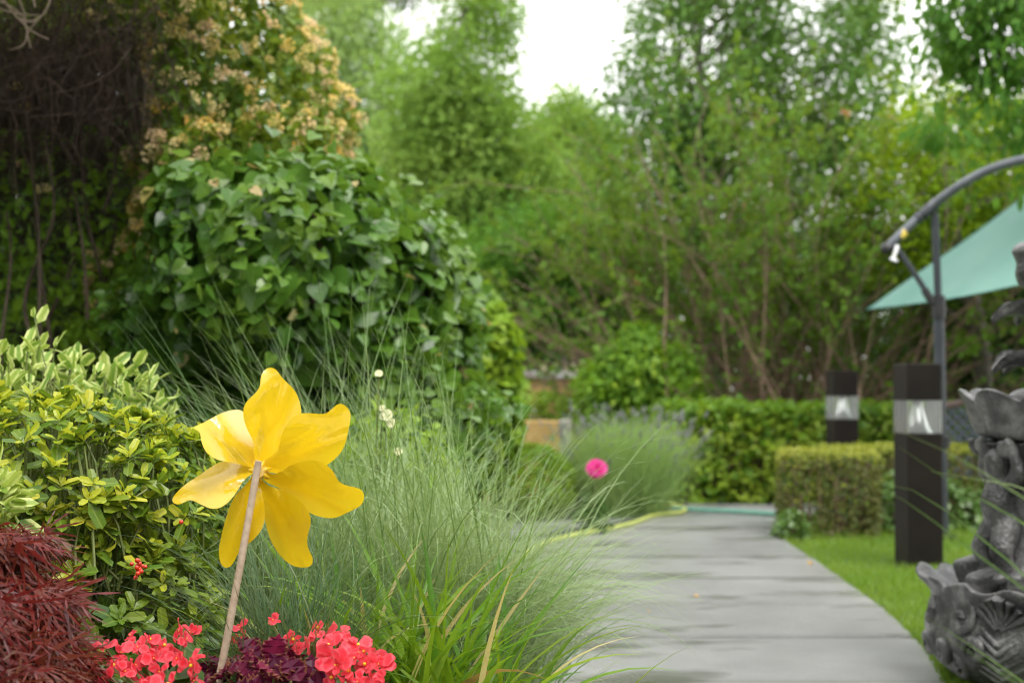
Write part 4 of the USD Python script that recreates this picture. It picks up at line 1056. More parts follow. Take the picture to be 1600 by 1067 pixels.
bv, bf, nv, nf = blades(np.c_[1.15 + r.normal(size=n) * 0.05, 1.5 + r.normal(size=n) * 0.05, np.zeros(n)], -PI / 2 + PI + r.normal(size=n) * 0.9, 0.8 + 0.3 * r.random(n), 0.1, 1.0, 0.004, r, seg=10)
part(t, 'blades', (bv, bf), M['grass_fine'], kind='stuff')


# skimmia: rosettes of glossy leaves on upright stems
def rosette_shrub(t, ells, n_ros, r, size, tpl, mat, mat_new, inner=0, most=300, per=9, stem=True, new_z=None, tipz=0.25, minpx=14):
    p, N = ell_surface(ells, n_ros, r, 0.05, lump=0.18)
    ok = p[:, 2] > 0.03
    p, N = p[ok], N[ok]
    p2, N2 = ell_surface(ells, inner, r, 0.35, lump=0.1) if inner else (np.zeros((0, 3)), np.zeros((0, 3)))
    ok = p2[:, 2] > 0.03
    A = np.vstack([p, p2[ok]]); NN = np.vstack([N, N2[ok]])
    n = len(A)
    ax = nrm(NN * 0.5 + UP * 0.75 + r.normal(size=(n, 3)) * 0.38)
    e1 = nrm(np.cross(ax, randdir(r, n))); e2 = np.cross(ax, e1)
    Ps, Xs, Ns_, Ss, new = [], [], [], [], []
    for k in range(per):
        an = k * 2.4 + r.random(n) * 1.2
        lift = 0.15 + 1.2 * (k / per) + r.normal(size=n) * 0.3
        rad = e1 * np.cos(an)[:, None] + e2 * np.sin(an)[:, None]
        x = nrm(rad + ax * lift[:, None]); nn = nrm(ax - rad * (lift * 0.8)[:, None])
        Ps.append(A + ax * (0.012 * k / per * size / 0.035)[..., None] if False else A + ax * (0.35 * size * k / per)); Xs.append(x); Ns_.append(nn)
        Ss.append(size * (1.15 - 0.5 * k / per) * np.clip(1 + r.normal(size=n) * 0.25, 0.5, 1.5)); new.append(np.full(n, k / per))
    Ps, Xs, Ns_, Ss, new = np.vstack(Ps), np.vstack(Xs), np.vstack(Ns_), np.concatenate(Ss), np.concatenate(new)
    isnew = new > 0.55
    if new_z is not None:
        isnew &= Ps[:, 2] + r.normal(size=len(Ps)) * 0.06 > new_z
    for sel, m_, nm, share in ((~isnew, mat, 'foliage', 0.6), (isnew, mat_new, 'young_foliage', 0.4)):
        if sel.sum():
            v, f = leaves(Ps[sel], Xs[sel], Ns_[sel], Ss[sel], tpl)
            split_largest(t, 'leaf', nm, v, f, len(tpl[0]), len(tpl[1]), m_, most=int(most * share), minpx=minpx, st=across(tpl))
    if stem:
        s = np.stack([A - ax * 0.09 - UP * 0.05 + r.normal(size=A.shape) * 0.012, A - ax * 0.05, A - ax * 0.02, A], 1)
        part(t, 'stems', tubes(s, np.array([0.0028, 0.0024, 0.002, 0.0012])[None], 4), M['stem'], kind='stuff')
    return A, ax


r = R(20)
t = thing('skimmia', 'glossy yellow green evergreen shrub with red berries, beside the red maple', 'shrub', (-1.1, 2.85, 0))
sk = [EL(60, 815, 2.75, 262, 185, 0.30), EL(215, 775, 2.85, 122, 118, 0.24), EL(-140, 780, 2.9, 260, 190, 0.4), EL(120, 990, 2.7, 220, 200, 0.3), EL(290, 820, 2.95, 60, 130, 0.15)]
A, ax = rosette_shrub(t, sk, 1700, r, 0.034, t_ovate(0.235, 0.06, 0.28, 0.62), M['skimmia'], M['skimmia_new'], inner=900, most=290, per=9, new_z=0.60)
for (u, v, d) in ((216, 883, 2.42), (276, 821, 2.52)):
    c = P(u, v, d)
    for k in range(17 if u < 250 else 1):
        o = np.array([r.normal() * 0.006, r.normal() * 0.005, r.normal() * 0.008])
        part(t, 'berry', trimesh.creation.icosphere(2, 0.0036 + 0.0006 * r.random()).apply_translation(c + o), M['berry'], smooth=True)
part(t, 'berry_stalk', tube([P(216, 900, 2.45), P(214, 885, 2.43)], [0.002], 5, 4), M['stem'])


# variegated shrubs
def varieg(label, ells, n, seed, most, extra=()):
    r = R(seed)
    c = ells[0][0].copy(); c[2] = 0
    t = thing('variegated_shrub', label, 'shrub', c)
    p, N = ell_surface(ells, n, r, 0.22, lump=0.4)
    ok = p[:, 2] > 0.05
    p, N = p[ok], N[ok]
    for (u, v, d) in extra:
        e = P(u, v, d)
        k = 9
        p = np.vstack([p, e - UP * (np.arange(k)[:, None] * 0.016) + r.normal(size=(k, 3)) * 0.006]); N = np.vstack([N, nrm(r.normal(size=(k, 3)) + UP * 0.5)])
        part(t, 'shoot', tube([e, e - [0.01, 0, 0.12], e - [0.02, -0.03, 0.25]], [0.0018, 0.003], 5, 8), M['stem'])
    n = len(p)
    tip = N * 0.6 + UP * 0.45 + r.normal(size=(n, 3)) * 0.6
    nn = nrm(N * 0.4 + UP * 0.6 + r.normal(size=(n, 3)) * 0.7)
    v, f = leaves(p, tip, nn, 0.050 * (0.6 + 0.6 * r.random(n)), t_ovate(0.25, 0.06, 0.15, 0.45))
    split_largest(t, 'leaf', 'foliage', v, f, 8, 8, M['varieg'], most=most, minpx=12, st=across(t_ovate()))
    s = np.stack([p - UP * 0.18 - N * 0.1, p - UP * 0.08 - N * 0.04, p], 1)[::4]
    part(t, 'stems', tubes(s, 0.0016, 4), M['stem'], kind='stuff')


varieg('cream and green variegated shrub rising behind the glossy evergreen shrub', [EL(50, 625, 3.3, 120, 85, 0.25), EL(190, 640, 3.3, 90, 55, 0.2), EL(-60, 640, 3.3, 120, 110, 0.3), EL(30, 800, 3.3, 250, 150, 0.25)], 1100, 22, 180,
       [(57, 500, 3.25), (45, 540, 3.2), (85, 545, 3.3), (150, 580, 3.3), (185, 575, 3.25), (235, 590, 3.2), (20, 560, 3.2), (5, 575, 3.2), (110, 570, 3.3), (215, 570, 3.3)])
varieg('small patch of cream variegated leaves above the red maple at the frame edge', [EL(-40, 790, 2.25, 62, 55, 0.08)], 160, 23, 60)

# laceleaf maple
r = R(25)
mc = P(-70, 1230, 2.1); mc[2] = 0
t = thing('laceleaf_maple', 'dark red laceleaf maple mound with feathery drooping leaves', 'maple', mc)
vs, fs = [], []
for li, (an, ln) in enumerate(((0, 1.0), (0.42, 0.86), (-0.42, 0.86), (0.85, 0.62), (-0.85, 0.62))):
    n0 = len(vs); d_ = np.array([math.cos(an), math.sin(an)]); s_ = np.array([-d_[1], d_[0]])
    K = 7
    for i in range(K):
        x = i / (K - 1); wv_ = 0.023 * ln * (0.35 + math.sin(PI * min(1, x * 0.9 + 0.08))) * (1.5 if i % 2 else 0.45)
        if i == K - 1:
            wv_ = 0.004
        q_ = d_ * ln * x
        z_ = -0.42 * (ln * x) ** 2
        vs += [(*(q_ + s_ * wv_ - d_ * 0.03 * (i % 2)), z_), (*(q_ - s_ * wv_ - d_ * 0.03 * (i % 2)), z_)]
    for i in range(K - 1):
        a = n0 + 2 * i
        fs += [(a, a + 1, a + 3), (a, a + 3, a + 2)]
lace = (np.array(vs, float), np.array(fs))
me = [EL(-130, 1050, 2.12, 190, 200, 0.30), EL(-25, 1080, 2.05, 115, 175, 0.22), EL(25, 1120, 2.0, 95, 145, 0.18), EL(-70, 900, 2.2, 95, 72, 0.18), EL(12, 846, 2.15, 66, 20, 0.08), EL(28, 935, 2.1, 62, 28, 0.09)]
p, N = ell_surface(me, 3600, r, 0.2, lump=0.3)
n = len(p)
hor = nrm(np.c_[N[:, 0] + 0.35, N[:, 1] - 0.2, np.zeros(n)])
tip = hor * 0.7 + np.array([0.40, -0.1, -0.38]) + r.normal(size=(n, 3)) * 0.42
nn = nrm(UP * 0.8 + hor * 0.45 + r.normal(size=(n, 3)) * 0.5)
v, f = leaves(p, tip, nn, 0.078 * (0.55 + 0.7 * r.random(n)), lace)
split_largest(t, 'leaf', 'foliage', v, f, len(lace[0]), len(lace[1]), M['maple'], most=240, minpx=30)
pb, rb = [], []
P0 = np.repeat(np.array([[mc[0], mc[1], 0.15]]), 60, 0)
i = r.choice(n, 60)
br = np.stack([np.linspace(P0[k], p[i[k]] - N[i[k]] * 0.03, 8) + np.array([0, 0, 0.10]) * np.sin(np.linspace(0, PI, 8))[:, None] for k in range(60)])
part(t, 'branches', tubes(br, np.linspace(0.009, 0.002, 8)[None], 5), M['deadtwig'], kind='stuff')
part(t, 'trunk', tube([(mc[0], mc[1], 0), (mc[0] + 0.02, mc[1], 0.2), (mc[0], mc[1], 0.35)], [0.03, 0.018], 8, 8), M['bark'])

# ------------------------------------------------------------------ ivy, honeysuckle and the dead thicket
def foliage(t, ells, n, r, size, tpl, mat, most=300, nm='foliage', jit=0.10, zmin=0.05, minpx=10, lump=0.14, part_name='leaf', **kw):
    p, N = ell_surface(ells, n, r, jit, lump=lump)
    ok = p[:, 2] > zmin
    p, N = p[ok], N[ok]
    v, f = skin_leaves(p, N, r, size, tpl, **kw)
    if most:
        split_largest(t, part_name, nm, v, f, len(tpl[0]), len(tpl[1]), mat, most=most, minpx=minpx)
    else:
        part(t, nm, (v, f), mat, kind='stuff')
    return p, N


r = R(30)
iv = [EL(420, 420, 5.2, 190, 190, 0.55), EL(330, 330, 5.1, 95, 85, 0.3), EL(520, 360, 5.5, 110, 130, 0.45), EL(600, 450, 5.8, 130, 160, 0.5), EL(650, 560, 6.2, 110, 180, 0.5), EL(450, 700, 5.5, 300, 260, 0.5), EL(690, 460, 6.4, 62, 110, 0.4), EL(270, 560, 5.5, 110, 160, 0.4)]
t = thing('ivy', 'large dark green ivy mass with broad overlapping leaves behind the pale grass', 'ivy', (-0.8, 5.4, 0))
ti = t_ivy()
sti = across(ti)
p, N = ell_surface(iv, 15500, r, 0.12, lump=0.42)
hole = meshkit.fbm(p * 5.5, 3, 8)
ok = hole < 0.60
p, N = p[ok], N[ok]
v, f = skin_leaves(p, N, r, 0.043, ti, out=0.6, up=0.55, rnd=0.55, tipdown=0.45, tipout=0.5, sv=0.35)
split_largest(t, 'leaf', 'foliage', v, f, len(ti[0]), len(ti[1]), M['ivy'], most=300, minpx=20, st=sti)
i = r.choice(np.where((N[:, 1] < -0.1) & (p[:, 2] > 0.75))[0], 34, replace=False)
yv, yf = skin_leaves(p[i] + N[i] * 0.02, N[i], r, 0.045, ti, out=0.6, rnd=0.8)
for k in range(34):
    part(t, 'leaf', piece(yv, yf, k, len(ti[0]), len(ti[1])), M['strap_dry'], label='yellowing or browned ivy leaf')
p2, N2 = ell_surface([(c, q * 0.86) for c, q in iv], 3800, r, 0.10, keep=0.7)
part(t, 'inner_foliage', skin_leaves(p2, N2, r, 0.095, ti, out=0.8, up=0.3, rnd=0.5, tipdown=0.8, tipout=0.2), M['ivy'], kind='stuff', st=sti)
i = r.choice(len(p2), 260)
tp, tr = twigs(p2[i] - N2[i] * 0.12, np.c_[r.normal(size=260) * 0.3, r.normal(size=260) * 0.2, 0.8 + r.random(260)], 0.16, 0.005, r)
part(t, 'stems', tubes(tp, tr, 4), M['twig'], kind='stuff')

r = R(31)
t = thing('climber_hedge', 'pale green small leaved climber hedge beyond the ivy, at the bend of the path', 'climber', P(770, 700, 9.4) * [1, 1, 0])
cl = [EL(755, 560, 9.4, 62, 95, 0.35), EL(770, 640, 9.4, 50, 120, 0.3), EL(700, 620, 9.4, 90, 190, 0.4), EL(735, 480, 9.6, 45, 40, 0.3)]
foliage(t, cl, 5200, r, 0.058, ti, M['bright'], most=120, jit=0.12, minpx=9, out=0.7, up=0.5, tipdown=0.7)
part(t, 'inner_foliage', skin_leaves(*ell_surface([(c, q * 0.8) for c, q in cl], 2200, r, 0.1, keep=0.7), r, 0.07, ti), M['ivy'], kind='stuff', st=sti)

r = R(32)
t = thing('honeysuckle', 'tall honeysuckle covered in cream and orange flowers above the ivy', 'honeysuckle', (-1.0, 6.2, 0))
hs = [EL(345, 30, 5.9, 110, 240, 0.5), EL(425, 140, 6.1, 95, 140, 0.45), EL(500, 190, 6.3, 55, 70, 0.35), EL(310, 130, 5.8, 70, 130, 0.35), EL(300, 270, 6.0, 90, 90, 0.3), EL(420, 260, 6.3, 120, 90, 0.4), EL(262, 330, 5.75, 42, 85, 0.2), EL(200, 430, 5.9, 50, 60, 0.15), EL(330, 215, 5.75, 70, 60, 0.2), EL(300, 245, 5.3, 55, 50, 0.12), EL(450, 205, 5.5, 80, 30, 0.12), EL(245, 2, 5.3, 100, 24, 0.2), EL(285, 120, 5.5, 42, 110, 0.2)]
over = [(np.array([-1.95, 4.85, 2.95]), np.array([1.15, 1.4, 0.42])), (np.array([-2.15, 5.6, 2.85]), np.array([0.95, 1.6, 0.40])), (np.array([-3.1, 5.4, 2.7]), np.array([1.3, 1.9, 0.6])), (np.array([-2.45, 6.9, 3.05]), np.array([1.2, 1.2, 0.6]))]  # honeysuckle overhang, extended above the view with added masses to darken the hollow
tl = t_ovate(0.27, 0.05, 0.15)
p, N = foliage(t, hs, 9500, r, 0.045, tl, M['honeysuckle'], most=150, jit=0.14, minpx=14, out=0.5, up=0.5)
p3, N3 = foliage(t, over, 24000, r, 0.065, t_fold(0.32, 0.08), M['honeysuckle'], most=0, nm='roof_foliage', jit=0.2, out=0.4, up=0.6)
part(t, 'inner_foliage', skin_leaves(*ell_surface([(c, q * 0.8) for c, q in hs + over], 11000, r, 0.15, keep=0.6), r, 0.065, t_fold(0.32, 0.08)), M['honeysuckle'], kind='stuff')


def t_honey():
    vs, fs = [], []
    for k in range(9):
        an = k * 2.399; e = np.array([math.cos(an), math.sin(an), 0.0]); s = np.array([-e[1], e[0], 0])
        up = 0.25 + 0.7 * ((k * 0.37) % 1)
        d_ = nrm(e + UP * up)
        n0 = len(vs)
        for x, w in ((0.15, 0.03), (0.7, 0.055)):
            vs += [tuple(d_ * x + s * w), tuple(d_ * x - s * w), tuple(d_ * x + UP * w)]
        vs += [tuple(d_ * 1.0 + s * 0.24), tuple(d_ * 1.02 - s * 0.22), tuple(d_ * 0.9 + UP * 0.22), tuple(d_ * 0.95 - UP * 0.26 + e * 0.12)]
        a = n0
        fs += [(a, a + 1, a + 4), (a, a + 4, a + 3), (a + 1, a + 2, a + 5), (a + 1, a + 5, a + 4), (a + 2, a, a + 3), (a + 2, a + 3, a + 5), (a + 3, a + 4, a + 9), (a + 3, a + 6, a + 5), (a + 4, a + 5, a + 7), (a + 5, a + 6, a + 8), (a + 5, a + 8, a + 7), (a + 4, a + 7, a + 9), (a + 3, a + 9, a + 6)]
    return np.array(vs), np.array(fs)


th_ = t_honey()
sel = np.where(N[:, 1] < 0.3)[0]
i = r.choice(sel, 680, replace=False)
low = np.array([P(u, v, 5.7) for u, v in ((215, 300), (240, 420), (222, 470), (228, 395), (175, 500), (70, 300), (40, 170), (25, 140), (150, 480), (235, 330), (200, 240), (35, 260))])
c = np.vstack([p[i] + N[i] * 0.02, low]); NN = np.vstack([N[i], np.tile([0, -0.8, 0.3], (len(low), 1))])
fv, ff = leaves(c, randdir(r, len(c)), nrm(NN + UP * 0.3 + r.normal(size=(len(c), 3)) * 0.4), 0.031 * (0.7 + 0.6 * r.random(len(c))), th_)
split_largest(t, 'flower', 'small_flowers', fv, ff, len(th_[0]), len(th_[1]), M['honey_flower'], most=280, minpx=8)
r = R(33)
vine_px = [[(-5, 80), (40, 180), (48, 300), (60, 420), (75, 520), (85, 600)], [(85, 150), (84, 260), (80, 340), (60, 410), (55, 520)], [(90, 230), (115, 270), (118, 340), (110, 400), (95, 450), (85, 600)], [(95, 210), (130, 260), (140, 330), (150, 390), (155, 440)], [(5, 330), (15, 440), (8, 520), (5, 620)], [(60, 130), (90, 200), (110, 260)],
           [(170, 180), (172, 260), (168, 330)], [(55, 400), (75, 500), (82, 600)], [(25, 220), (50, 280), (50, 420), (70, 600)], [(120, 300), (135, 420), (140, 500)], [(180, 340), (168, 400), (150, 480)]]
for k, px in enumerate(vine_px):
    d = 5.35 + 0.4 * r.random()
    part(t, 'vine', tube([P(u + r.normal() * 6, v, d + r.normal() * 0.05) for u, v in px], [0.004, 0.008], 7, 30), M['vine'], smooth=60)

r = R(34)
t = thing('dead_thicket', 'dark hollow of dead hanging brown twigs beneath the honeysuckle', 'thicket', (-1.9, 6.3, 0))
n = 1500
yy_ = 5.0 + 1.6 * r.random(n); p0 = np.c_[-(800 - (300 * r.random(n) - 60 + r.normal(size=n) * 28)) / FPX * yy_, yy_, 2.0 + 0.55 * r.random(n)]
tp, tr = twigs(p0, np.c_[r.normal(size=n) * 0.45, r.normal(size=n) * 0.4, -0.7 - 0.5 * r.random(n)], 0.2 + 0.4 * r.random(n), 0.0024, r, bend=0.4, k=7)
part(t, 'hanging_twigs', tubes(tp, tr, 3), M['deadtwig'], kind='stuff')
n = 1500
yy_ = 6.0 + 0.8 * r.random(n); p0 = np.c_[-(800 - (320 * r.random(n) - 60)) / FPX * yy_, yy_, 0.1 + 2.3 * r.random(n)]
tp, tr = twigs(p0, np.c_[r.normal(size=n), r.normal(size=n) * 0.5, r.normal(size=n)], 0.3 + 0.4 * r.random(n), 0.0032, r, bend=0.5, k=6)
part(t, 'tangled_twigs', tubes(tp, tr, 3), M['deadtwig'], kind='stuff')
bk = [(np.array([-2.2, 7.6, 1.5]), np.array([1.6, 0.7, 1.7])), (np.array([-3.9, 6.4, 1.4]), np.array([1.2, 1.4, 1.8])), (np.array([-1.6, 7.4, 1.2]), np.array([0.8, 0.6, 1.3]))]  # backing leaves; the left mass is added out of view to darken the hollow
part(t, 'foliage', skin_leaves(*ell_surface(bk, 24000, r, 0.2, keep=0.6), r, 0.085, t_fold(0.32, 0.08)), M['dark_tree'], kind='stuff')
n = 1700
pp = np.array([P(u, v, 5.6 + 0.7 * r.random()) for u, v in zip(r.random(n) * 270 - 20, 180 + 460 * r.random(n) ** 0.55)])
part(t, 'sparse_foliage', skin_leaves(pp, np.tile([0.1, -0.8, 0.3], (n, 1)), r, 0.05, tl, rnd=0.7), M['bright'], kind='stuff')
t = thing('dead_branch', 'bare pale branching twig hanging at the top before the dark hollow', 'branch', P(10, -60, 4.9))
for px, w in (([(-20, -40), (20, 20), (45, 45), (76, 62)], 4), ([(30, 30), (60, 30), (75, 10), (80, -30)], 4), ([(38, 25), (42, 50), (48, 76)], 3), ([(0, 15), (30, 22), (62, 24)], 3), ([(42, 45), (36, 70), (14, 78)], 3), ([(-10, 0), (15, 10), (36, 28)], 4), ([(45, -30), (55, 12)], 3), ([(20, -30), (30, 0), (40, 25)], 4), ([(60, 30), (48, 45), (40, 60)], 2.5)):
    part(t, 'twig', tube([P(u, v, 4.9) for u, v in px], [w * 0.0011, w * 0.0005], 6, 12) if len(px) > 2 else tube([P(u, v, 4.9) for u, v in px], [w * 0.0011], 6), M['paletwig'])


# ------------------------------------------------------------------ hedges and mid-distance plants
def box_points(c, s, n, r, rz=0.0, round_=0.06):
    """Points and normals on the visible skin of a clipped block (no bottom)."""
    w, d, h = s
    ar = np.array([w * d, w * h, w * h, d * h, d * h]); k = r.choice(5, n, p=ar / ar.sum())
    a, b = r.random(n), r.random(n)
    p = np.zeros((n, 3)); N = np.zeros((n, 3))
    for i, (pt, nn) in enumerate(((lambda a, b: (a - .5, b - .5, a * 0 + 1), (0, 0, 1)), (lambda a, b: (a - .5, a * 0 - .5, b), (0, -1, 0)), (lambda a, b: (a - .5, a * 0 + .5, b), (0, 1, 0)), (lambda a, b: (a * 0 - .5, a - .5, b), (-1, 0, 0)), (lambda a, b: (a * 0 + .5, a - .5, b), (1, 0, 0)))):
        m_ = k == i
        p[m_] = np.stack(pt(a[m_], b[m_]), 1) * s; N[m_] = nn
    ins = np.array([w / 2 - round_, d / 2 - round_, h - round_])
    core = np.clip(p, [-ins[0], -ins[1], 0], ins)
    off = p - core; ln = np.linalg.norm(off, axis=1, keepdims=True)
    N2 = np.where(ln > 1e-6, off / np.maximum(ln, 1e-6), N)
    p = core + N2 * np.minimum(ln, round_)
    M_ = np.array([[math.cos(rz), -math.sin(rz), 0], [math.sin(rz), math.cos(rz), 0], [0, 0, 1]])
    return p @ M_.T + c, N2 @ M_.T


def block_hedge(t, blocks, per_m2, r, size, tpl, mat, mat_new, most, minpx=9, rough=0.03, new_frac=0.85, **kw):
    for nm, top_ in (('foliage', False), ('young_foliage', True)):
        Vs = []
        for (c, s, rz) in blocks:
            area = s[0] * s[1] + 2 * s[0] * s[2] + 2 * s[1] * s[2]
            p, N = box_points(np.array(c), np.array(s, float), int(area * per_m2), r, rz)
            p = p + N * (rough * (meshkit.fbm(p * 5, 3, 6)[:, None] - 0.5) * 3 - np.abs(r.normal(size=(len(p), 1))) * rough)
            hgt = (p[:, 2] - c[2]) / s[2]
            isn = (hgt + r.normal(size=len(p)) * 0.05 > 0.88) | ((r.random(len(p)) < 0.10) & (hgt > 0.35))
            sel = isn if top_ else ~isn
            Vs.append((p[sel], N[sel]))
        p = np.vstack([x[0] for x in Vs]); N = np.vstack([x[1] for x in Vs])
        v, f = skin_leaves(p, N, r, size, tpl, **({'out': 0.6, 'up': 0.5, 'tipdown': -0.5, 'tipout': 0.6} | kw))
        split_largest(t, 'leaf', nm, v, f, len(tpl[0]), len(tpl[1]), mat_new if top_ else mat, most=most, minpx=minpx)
    Q = []
    for (c, s, rz) in blocks:                                # dim inner leaves, so that one sees no ground through it
        p, N = box_points(np.array(c), np.array(s) * [0.9, 0.8, 0.92], int(900 * s[0] * s[2]), r, rz)
        Q.append(skin_leaves(p, N, r, size * 1.8, tpl))
    part(t, 'inner_foliage', join(Q), mat, kind='stuff')
    S = []
    for (c, s, rz) in blocks:
        p, N = box_points(np.array(c), np.array(s) * [0.9, 0.8, 0.9], int(90 * s[0]), r, rz)
        b0 = np.c_[np.array(c)[0] + (p[:, 0] - c[0]) * 0.8, np.full(len(p), c[1]), np.full(len(p), 0.0)]
        S.append(tubes(np.stack([b0, (b0 + p) / 2 + r.normal(size=p.shape) * 0.03, p], 1), np.array([0.008, 0.005, 0.003])[None], 4))
    part(t, 'stems', join(S), M['twig'], kind='stuff')


to = t_ovate(0.26, 0.06, 0.15)
r = R(40)
zt = P(1280, 706, 8.15)[2]
t = thing('box_hedge', 'low clipped box hedge with yellow green top at the lawn corner', 'hedge', (1.9, 8.6, 0))
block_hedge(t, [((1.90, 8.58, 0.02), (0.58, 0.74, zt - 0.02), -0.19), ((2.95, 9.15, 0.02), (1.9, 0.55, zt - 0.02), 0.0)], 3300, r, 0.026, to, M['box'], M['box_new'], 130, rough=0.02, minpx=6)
r = R(41)
t = thing('laurel_hedge', 'broad yellow green laurel hedge across the end of the path', 'hedge', (2.9, 11.2, 0))
zl = P(1200, 634, 10.85)[2]
block_hedge(t, [((2.30, 11.25, 0.0), (2.35, 0.95, zl), 0.0), ((4.9, 11.35, 0.0), (3.0, 0.95, zl - 0.05), 0.0)], 1500, r, 0.062, to, M['laurel'], M['laurel'], 140, rough=0.06, minpx=10)

r = R(47)
t = thing('ground_ivy', 'dark green trailing ivy spilling from the foot of the box hedge onto the path', 'ivy', G(1235, 835))
foliage(t, [(np.array([1.62, 8.28, 0.08]), np.array([0.10, 0.2, 0.12])), (np.array([2.25, 8.6, 0.14]), np.array([0.22, 0.2, 0.24])), (np.array([2.7, 8.75, 0.12]), np.array([0.4, 0.15, 0.22]))], 1500, r, 0.036, ti, M['ivy'], most=40, jit=0.2, zmin=0.02, minpx=7)
r = R(42)
t = thing('box_ball', 'small rounded green box bush between the pale grass and the lavender', 'bush', P(840, 800, 9.5) * [1, 1, 0])
foliage(t, [EL(830, 752, 9.5, 68, 60, 0.28), EL(870, 760, 9.6, 30, 46, 0.2)], 9000, r, 0.029, to, M['bright'], most=60, jit=0.10, minpx=5)
r = R(43)
lc = P(975, 800, 9.7) * [1, 1, 0]
t = thing('lavender', 'rounded lavender bush with pale violet flower spikes beside the path', 'lavender', lc)
n = 6500
bv, bf, nv, nf = blades(np.c_[lc[0] + r.normal(size=n) * 0.10, lc[1] + r.normal(size=n) * 0.10, np.full(n, 0.01)], r.random(n) * 2 * PI, 0.40 + 0.40 * r.random(n), 0.05 + 0.75 * r.random(n) ** 0.8, 0.2 + 0.9 * r.random(n), 0.0045, r, seg=6)
part(t, 'stems', (bv, bf), M['lavender'], kind='stuff')
tips = bv.reshape(n, nv, 3)[:, -1]; dirs = nrm(tips - bv.reshape(n, nv, 3)[:, -5])
sel = r.choice(n, 380, replace=False)
sel = sel[tips[sel, 2] > 0.30]
tp = np.stack([tips[sel], tips[sel] + dirs[sel] * 0.025, tips[sel] + dirs[sel] * 0.055], 1)
part(t, 'flower_spikes', tubes(tp, np.array([0.003, 0.0065, 0.002])[None], 5), M['lavflower'], kind='stuff')
p, N = ell_surface([(lc + [0, 0, 0.2], np.array([0.36, 0.3, 0.24]))], 3000, r, 0.3)
part(t, 'foliage', skin_leaves(p, N, r, 0.05, t_fold(0.08, 0.02), tipdown=-0.8), M['lavender'], kind='stuff')

r = R(44)
rc = P(932, 732, 8.4)
t = thing('rose', 'single bright magenta pink rose bloom on a tall stem before the lavender', 'rose', rc * [1, 1, 0])
bl = part(t, 'bloom', trimesh.creation.icosphere(2, 0.016).apply_translation(rc), M['rosepink'])
pet = t_petal(0.6, 0.5)
for ring, (k_, size, lift) in enumerate(((6, 0.056, 0.25), (6, 0.048, 0.7), (5, 0.036, 1.2), (4, 0.026, 2.0))):
    for k in range(k_):
        an = k * 2 * PI / k_ + ring * 0.5
        e1 = np.array([1, 0, 0]); face = nrm(np.array([0.05, -0.95, 0.3])); e2 = np.cross(face, e1)
        x = nrm(e1 * math.cos(an) + e2 * math.sin(an)); x2 = nrm(x + face * lift)
        part(bl, 'petal', leaves((rc + face * 0.004 * ring)[None], x2[None], nrm(face - x * lift)[None], [size * (1 + .1 * r.normal())], pet), M['rosepink'])
part(t, 'stem', tube([rc * [1, 1, 0] + [-0.02, 0.1, 0], rc - [0.015, -0.05, 0.2], rc - [0, -0.01, 0.01]], [0.006, 0.005], 6, 12), M['stem'])
p, N = ell_surface([(rc * [1, 1, 0] + [-0.02, 0.1, 0.14], np.array([0.13, 0.12, 0.17]))], 420, r, 0.3)
foliage(t, [(rc * [1, 1, 0] + [-0.02, 0.12, 0.12], np.array([0.12, 0.10, 0.15]))], 420, r, 0.035, to, M['begonia_leaf'], most=0, jit=0.3, zmin=0.01)

r = R(45)
t = thing('white_rose', 'rose bush with small cream blooms glimpsed through the pale grass', 'rose', P(600, 900, 4.3) * [1, 1, 0])
for (u, v, s) in ((592, 584, 0.010), (604, 650, 0.017), (612, 662, 0.013), (598, 638, 0.009), (622, 706, 0.011)):
    c = P(u, v, 3.42)
    fl = part(t, 'flower', trimesh.creation.icosphere(1, s * 0.2).apply_translation(c), M['cream'])
    for k in range(6):
        an = k * PI / 3 + r.random(); face = nrm(np.array([r.normal() * 0.3, -0.8, 0.5])); e1 = nrm(np.cross(face, UP)); e2 = np.cross(face, e1)
        x = e1 * math.cos(an) + e2 * math.sin(an)
        part(fl, 'petal', leaves(c[None], nrm(x + face * 0.4)[None], nrm(face - x * 0.4)[None], [s], pet), M['cream'])
    part(t, 'stem', tube([c, c - [0.01, -0.03, 0.25], np.array([c[0] + r.normal() * 0.05, c[1] + 0.1, 0])], [0.002, 0.004], 5, 10), M['stem'])
foliage(t, [EL(600, 760, 4.4, 120, 130, 0.2)], 900, r, 0.045, to, M['bright'], most=0, jit=0.3)
t = thing('yellow_flower_patch', 'low patch of small yellow flowers and lime leaves at the path edge', 'flowers', G(735, 1035))
c0 = G(725, 1040); r = R(46)
n = 700
pp = c0 + np.c_[r.normal(size=n) * 0.06, r.normal(size=n) * 0.16, 0.02 + 0.09 * r.random(n)]
part(t, 'foliage', skin_leaves(pp, np.tile(UP, (n, 1)), r, 0.028, to), M['bright'], kind='stuff')
for k in range(46):
    c = c0 + np.array([r.normal() * 0.06, r.normal() * 0.14, 0.10 + 0.03 * r.random()])
    part(t, 'flower', leaves(np.repeat(c[None], 5, 0), np.array([(math.cos(a), math.sin(a), 0.1) for a in np.arange(5) * 1.256]), np.tile(UP, (5, 1)), np.full(5, 0.009), t_fold(0.4, 0.1)), M['yellowflower'])


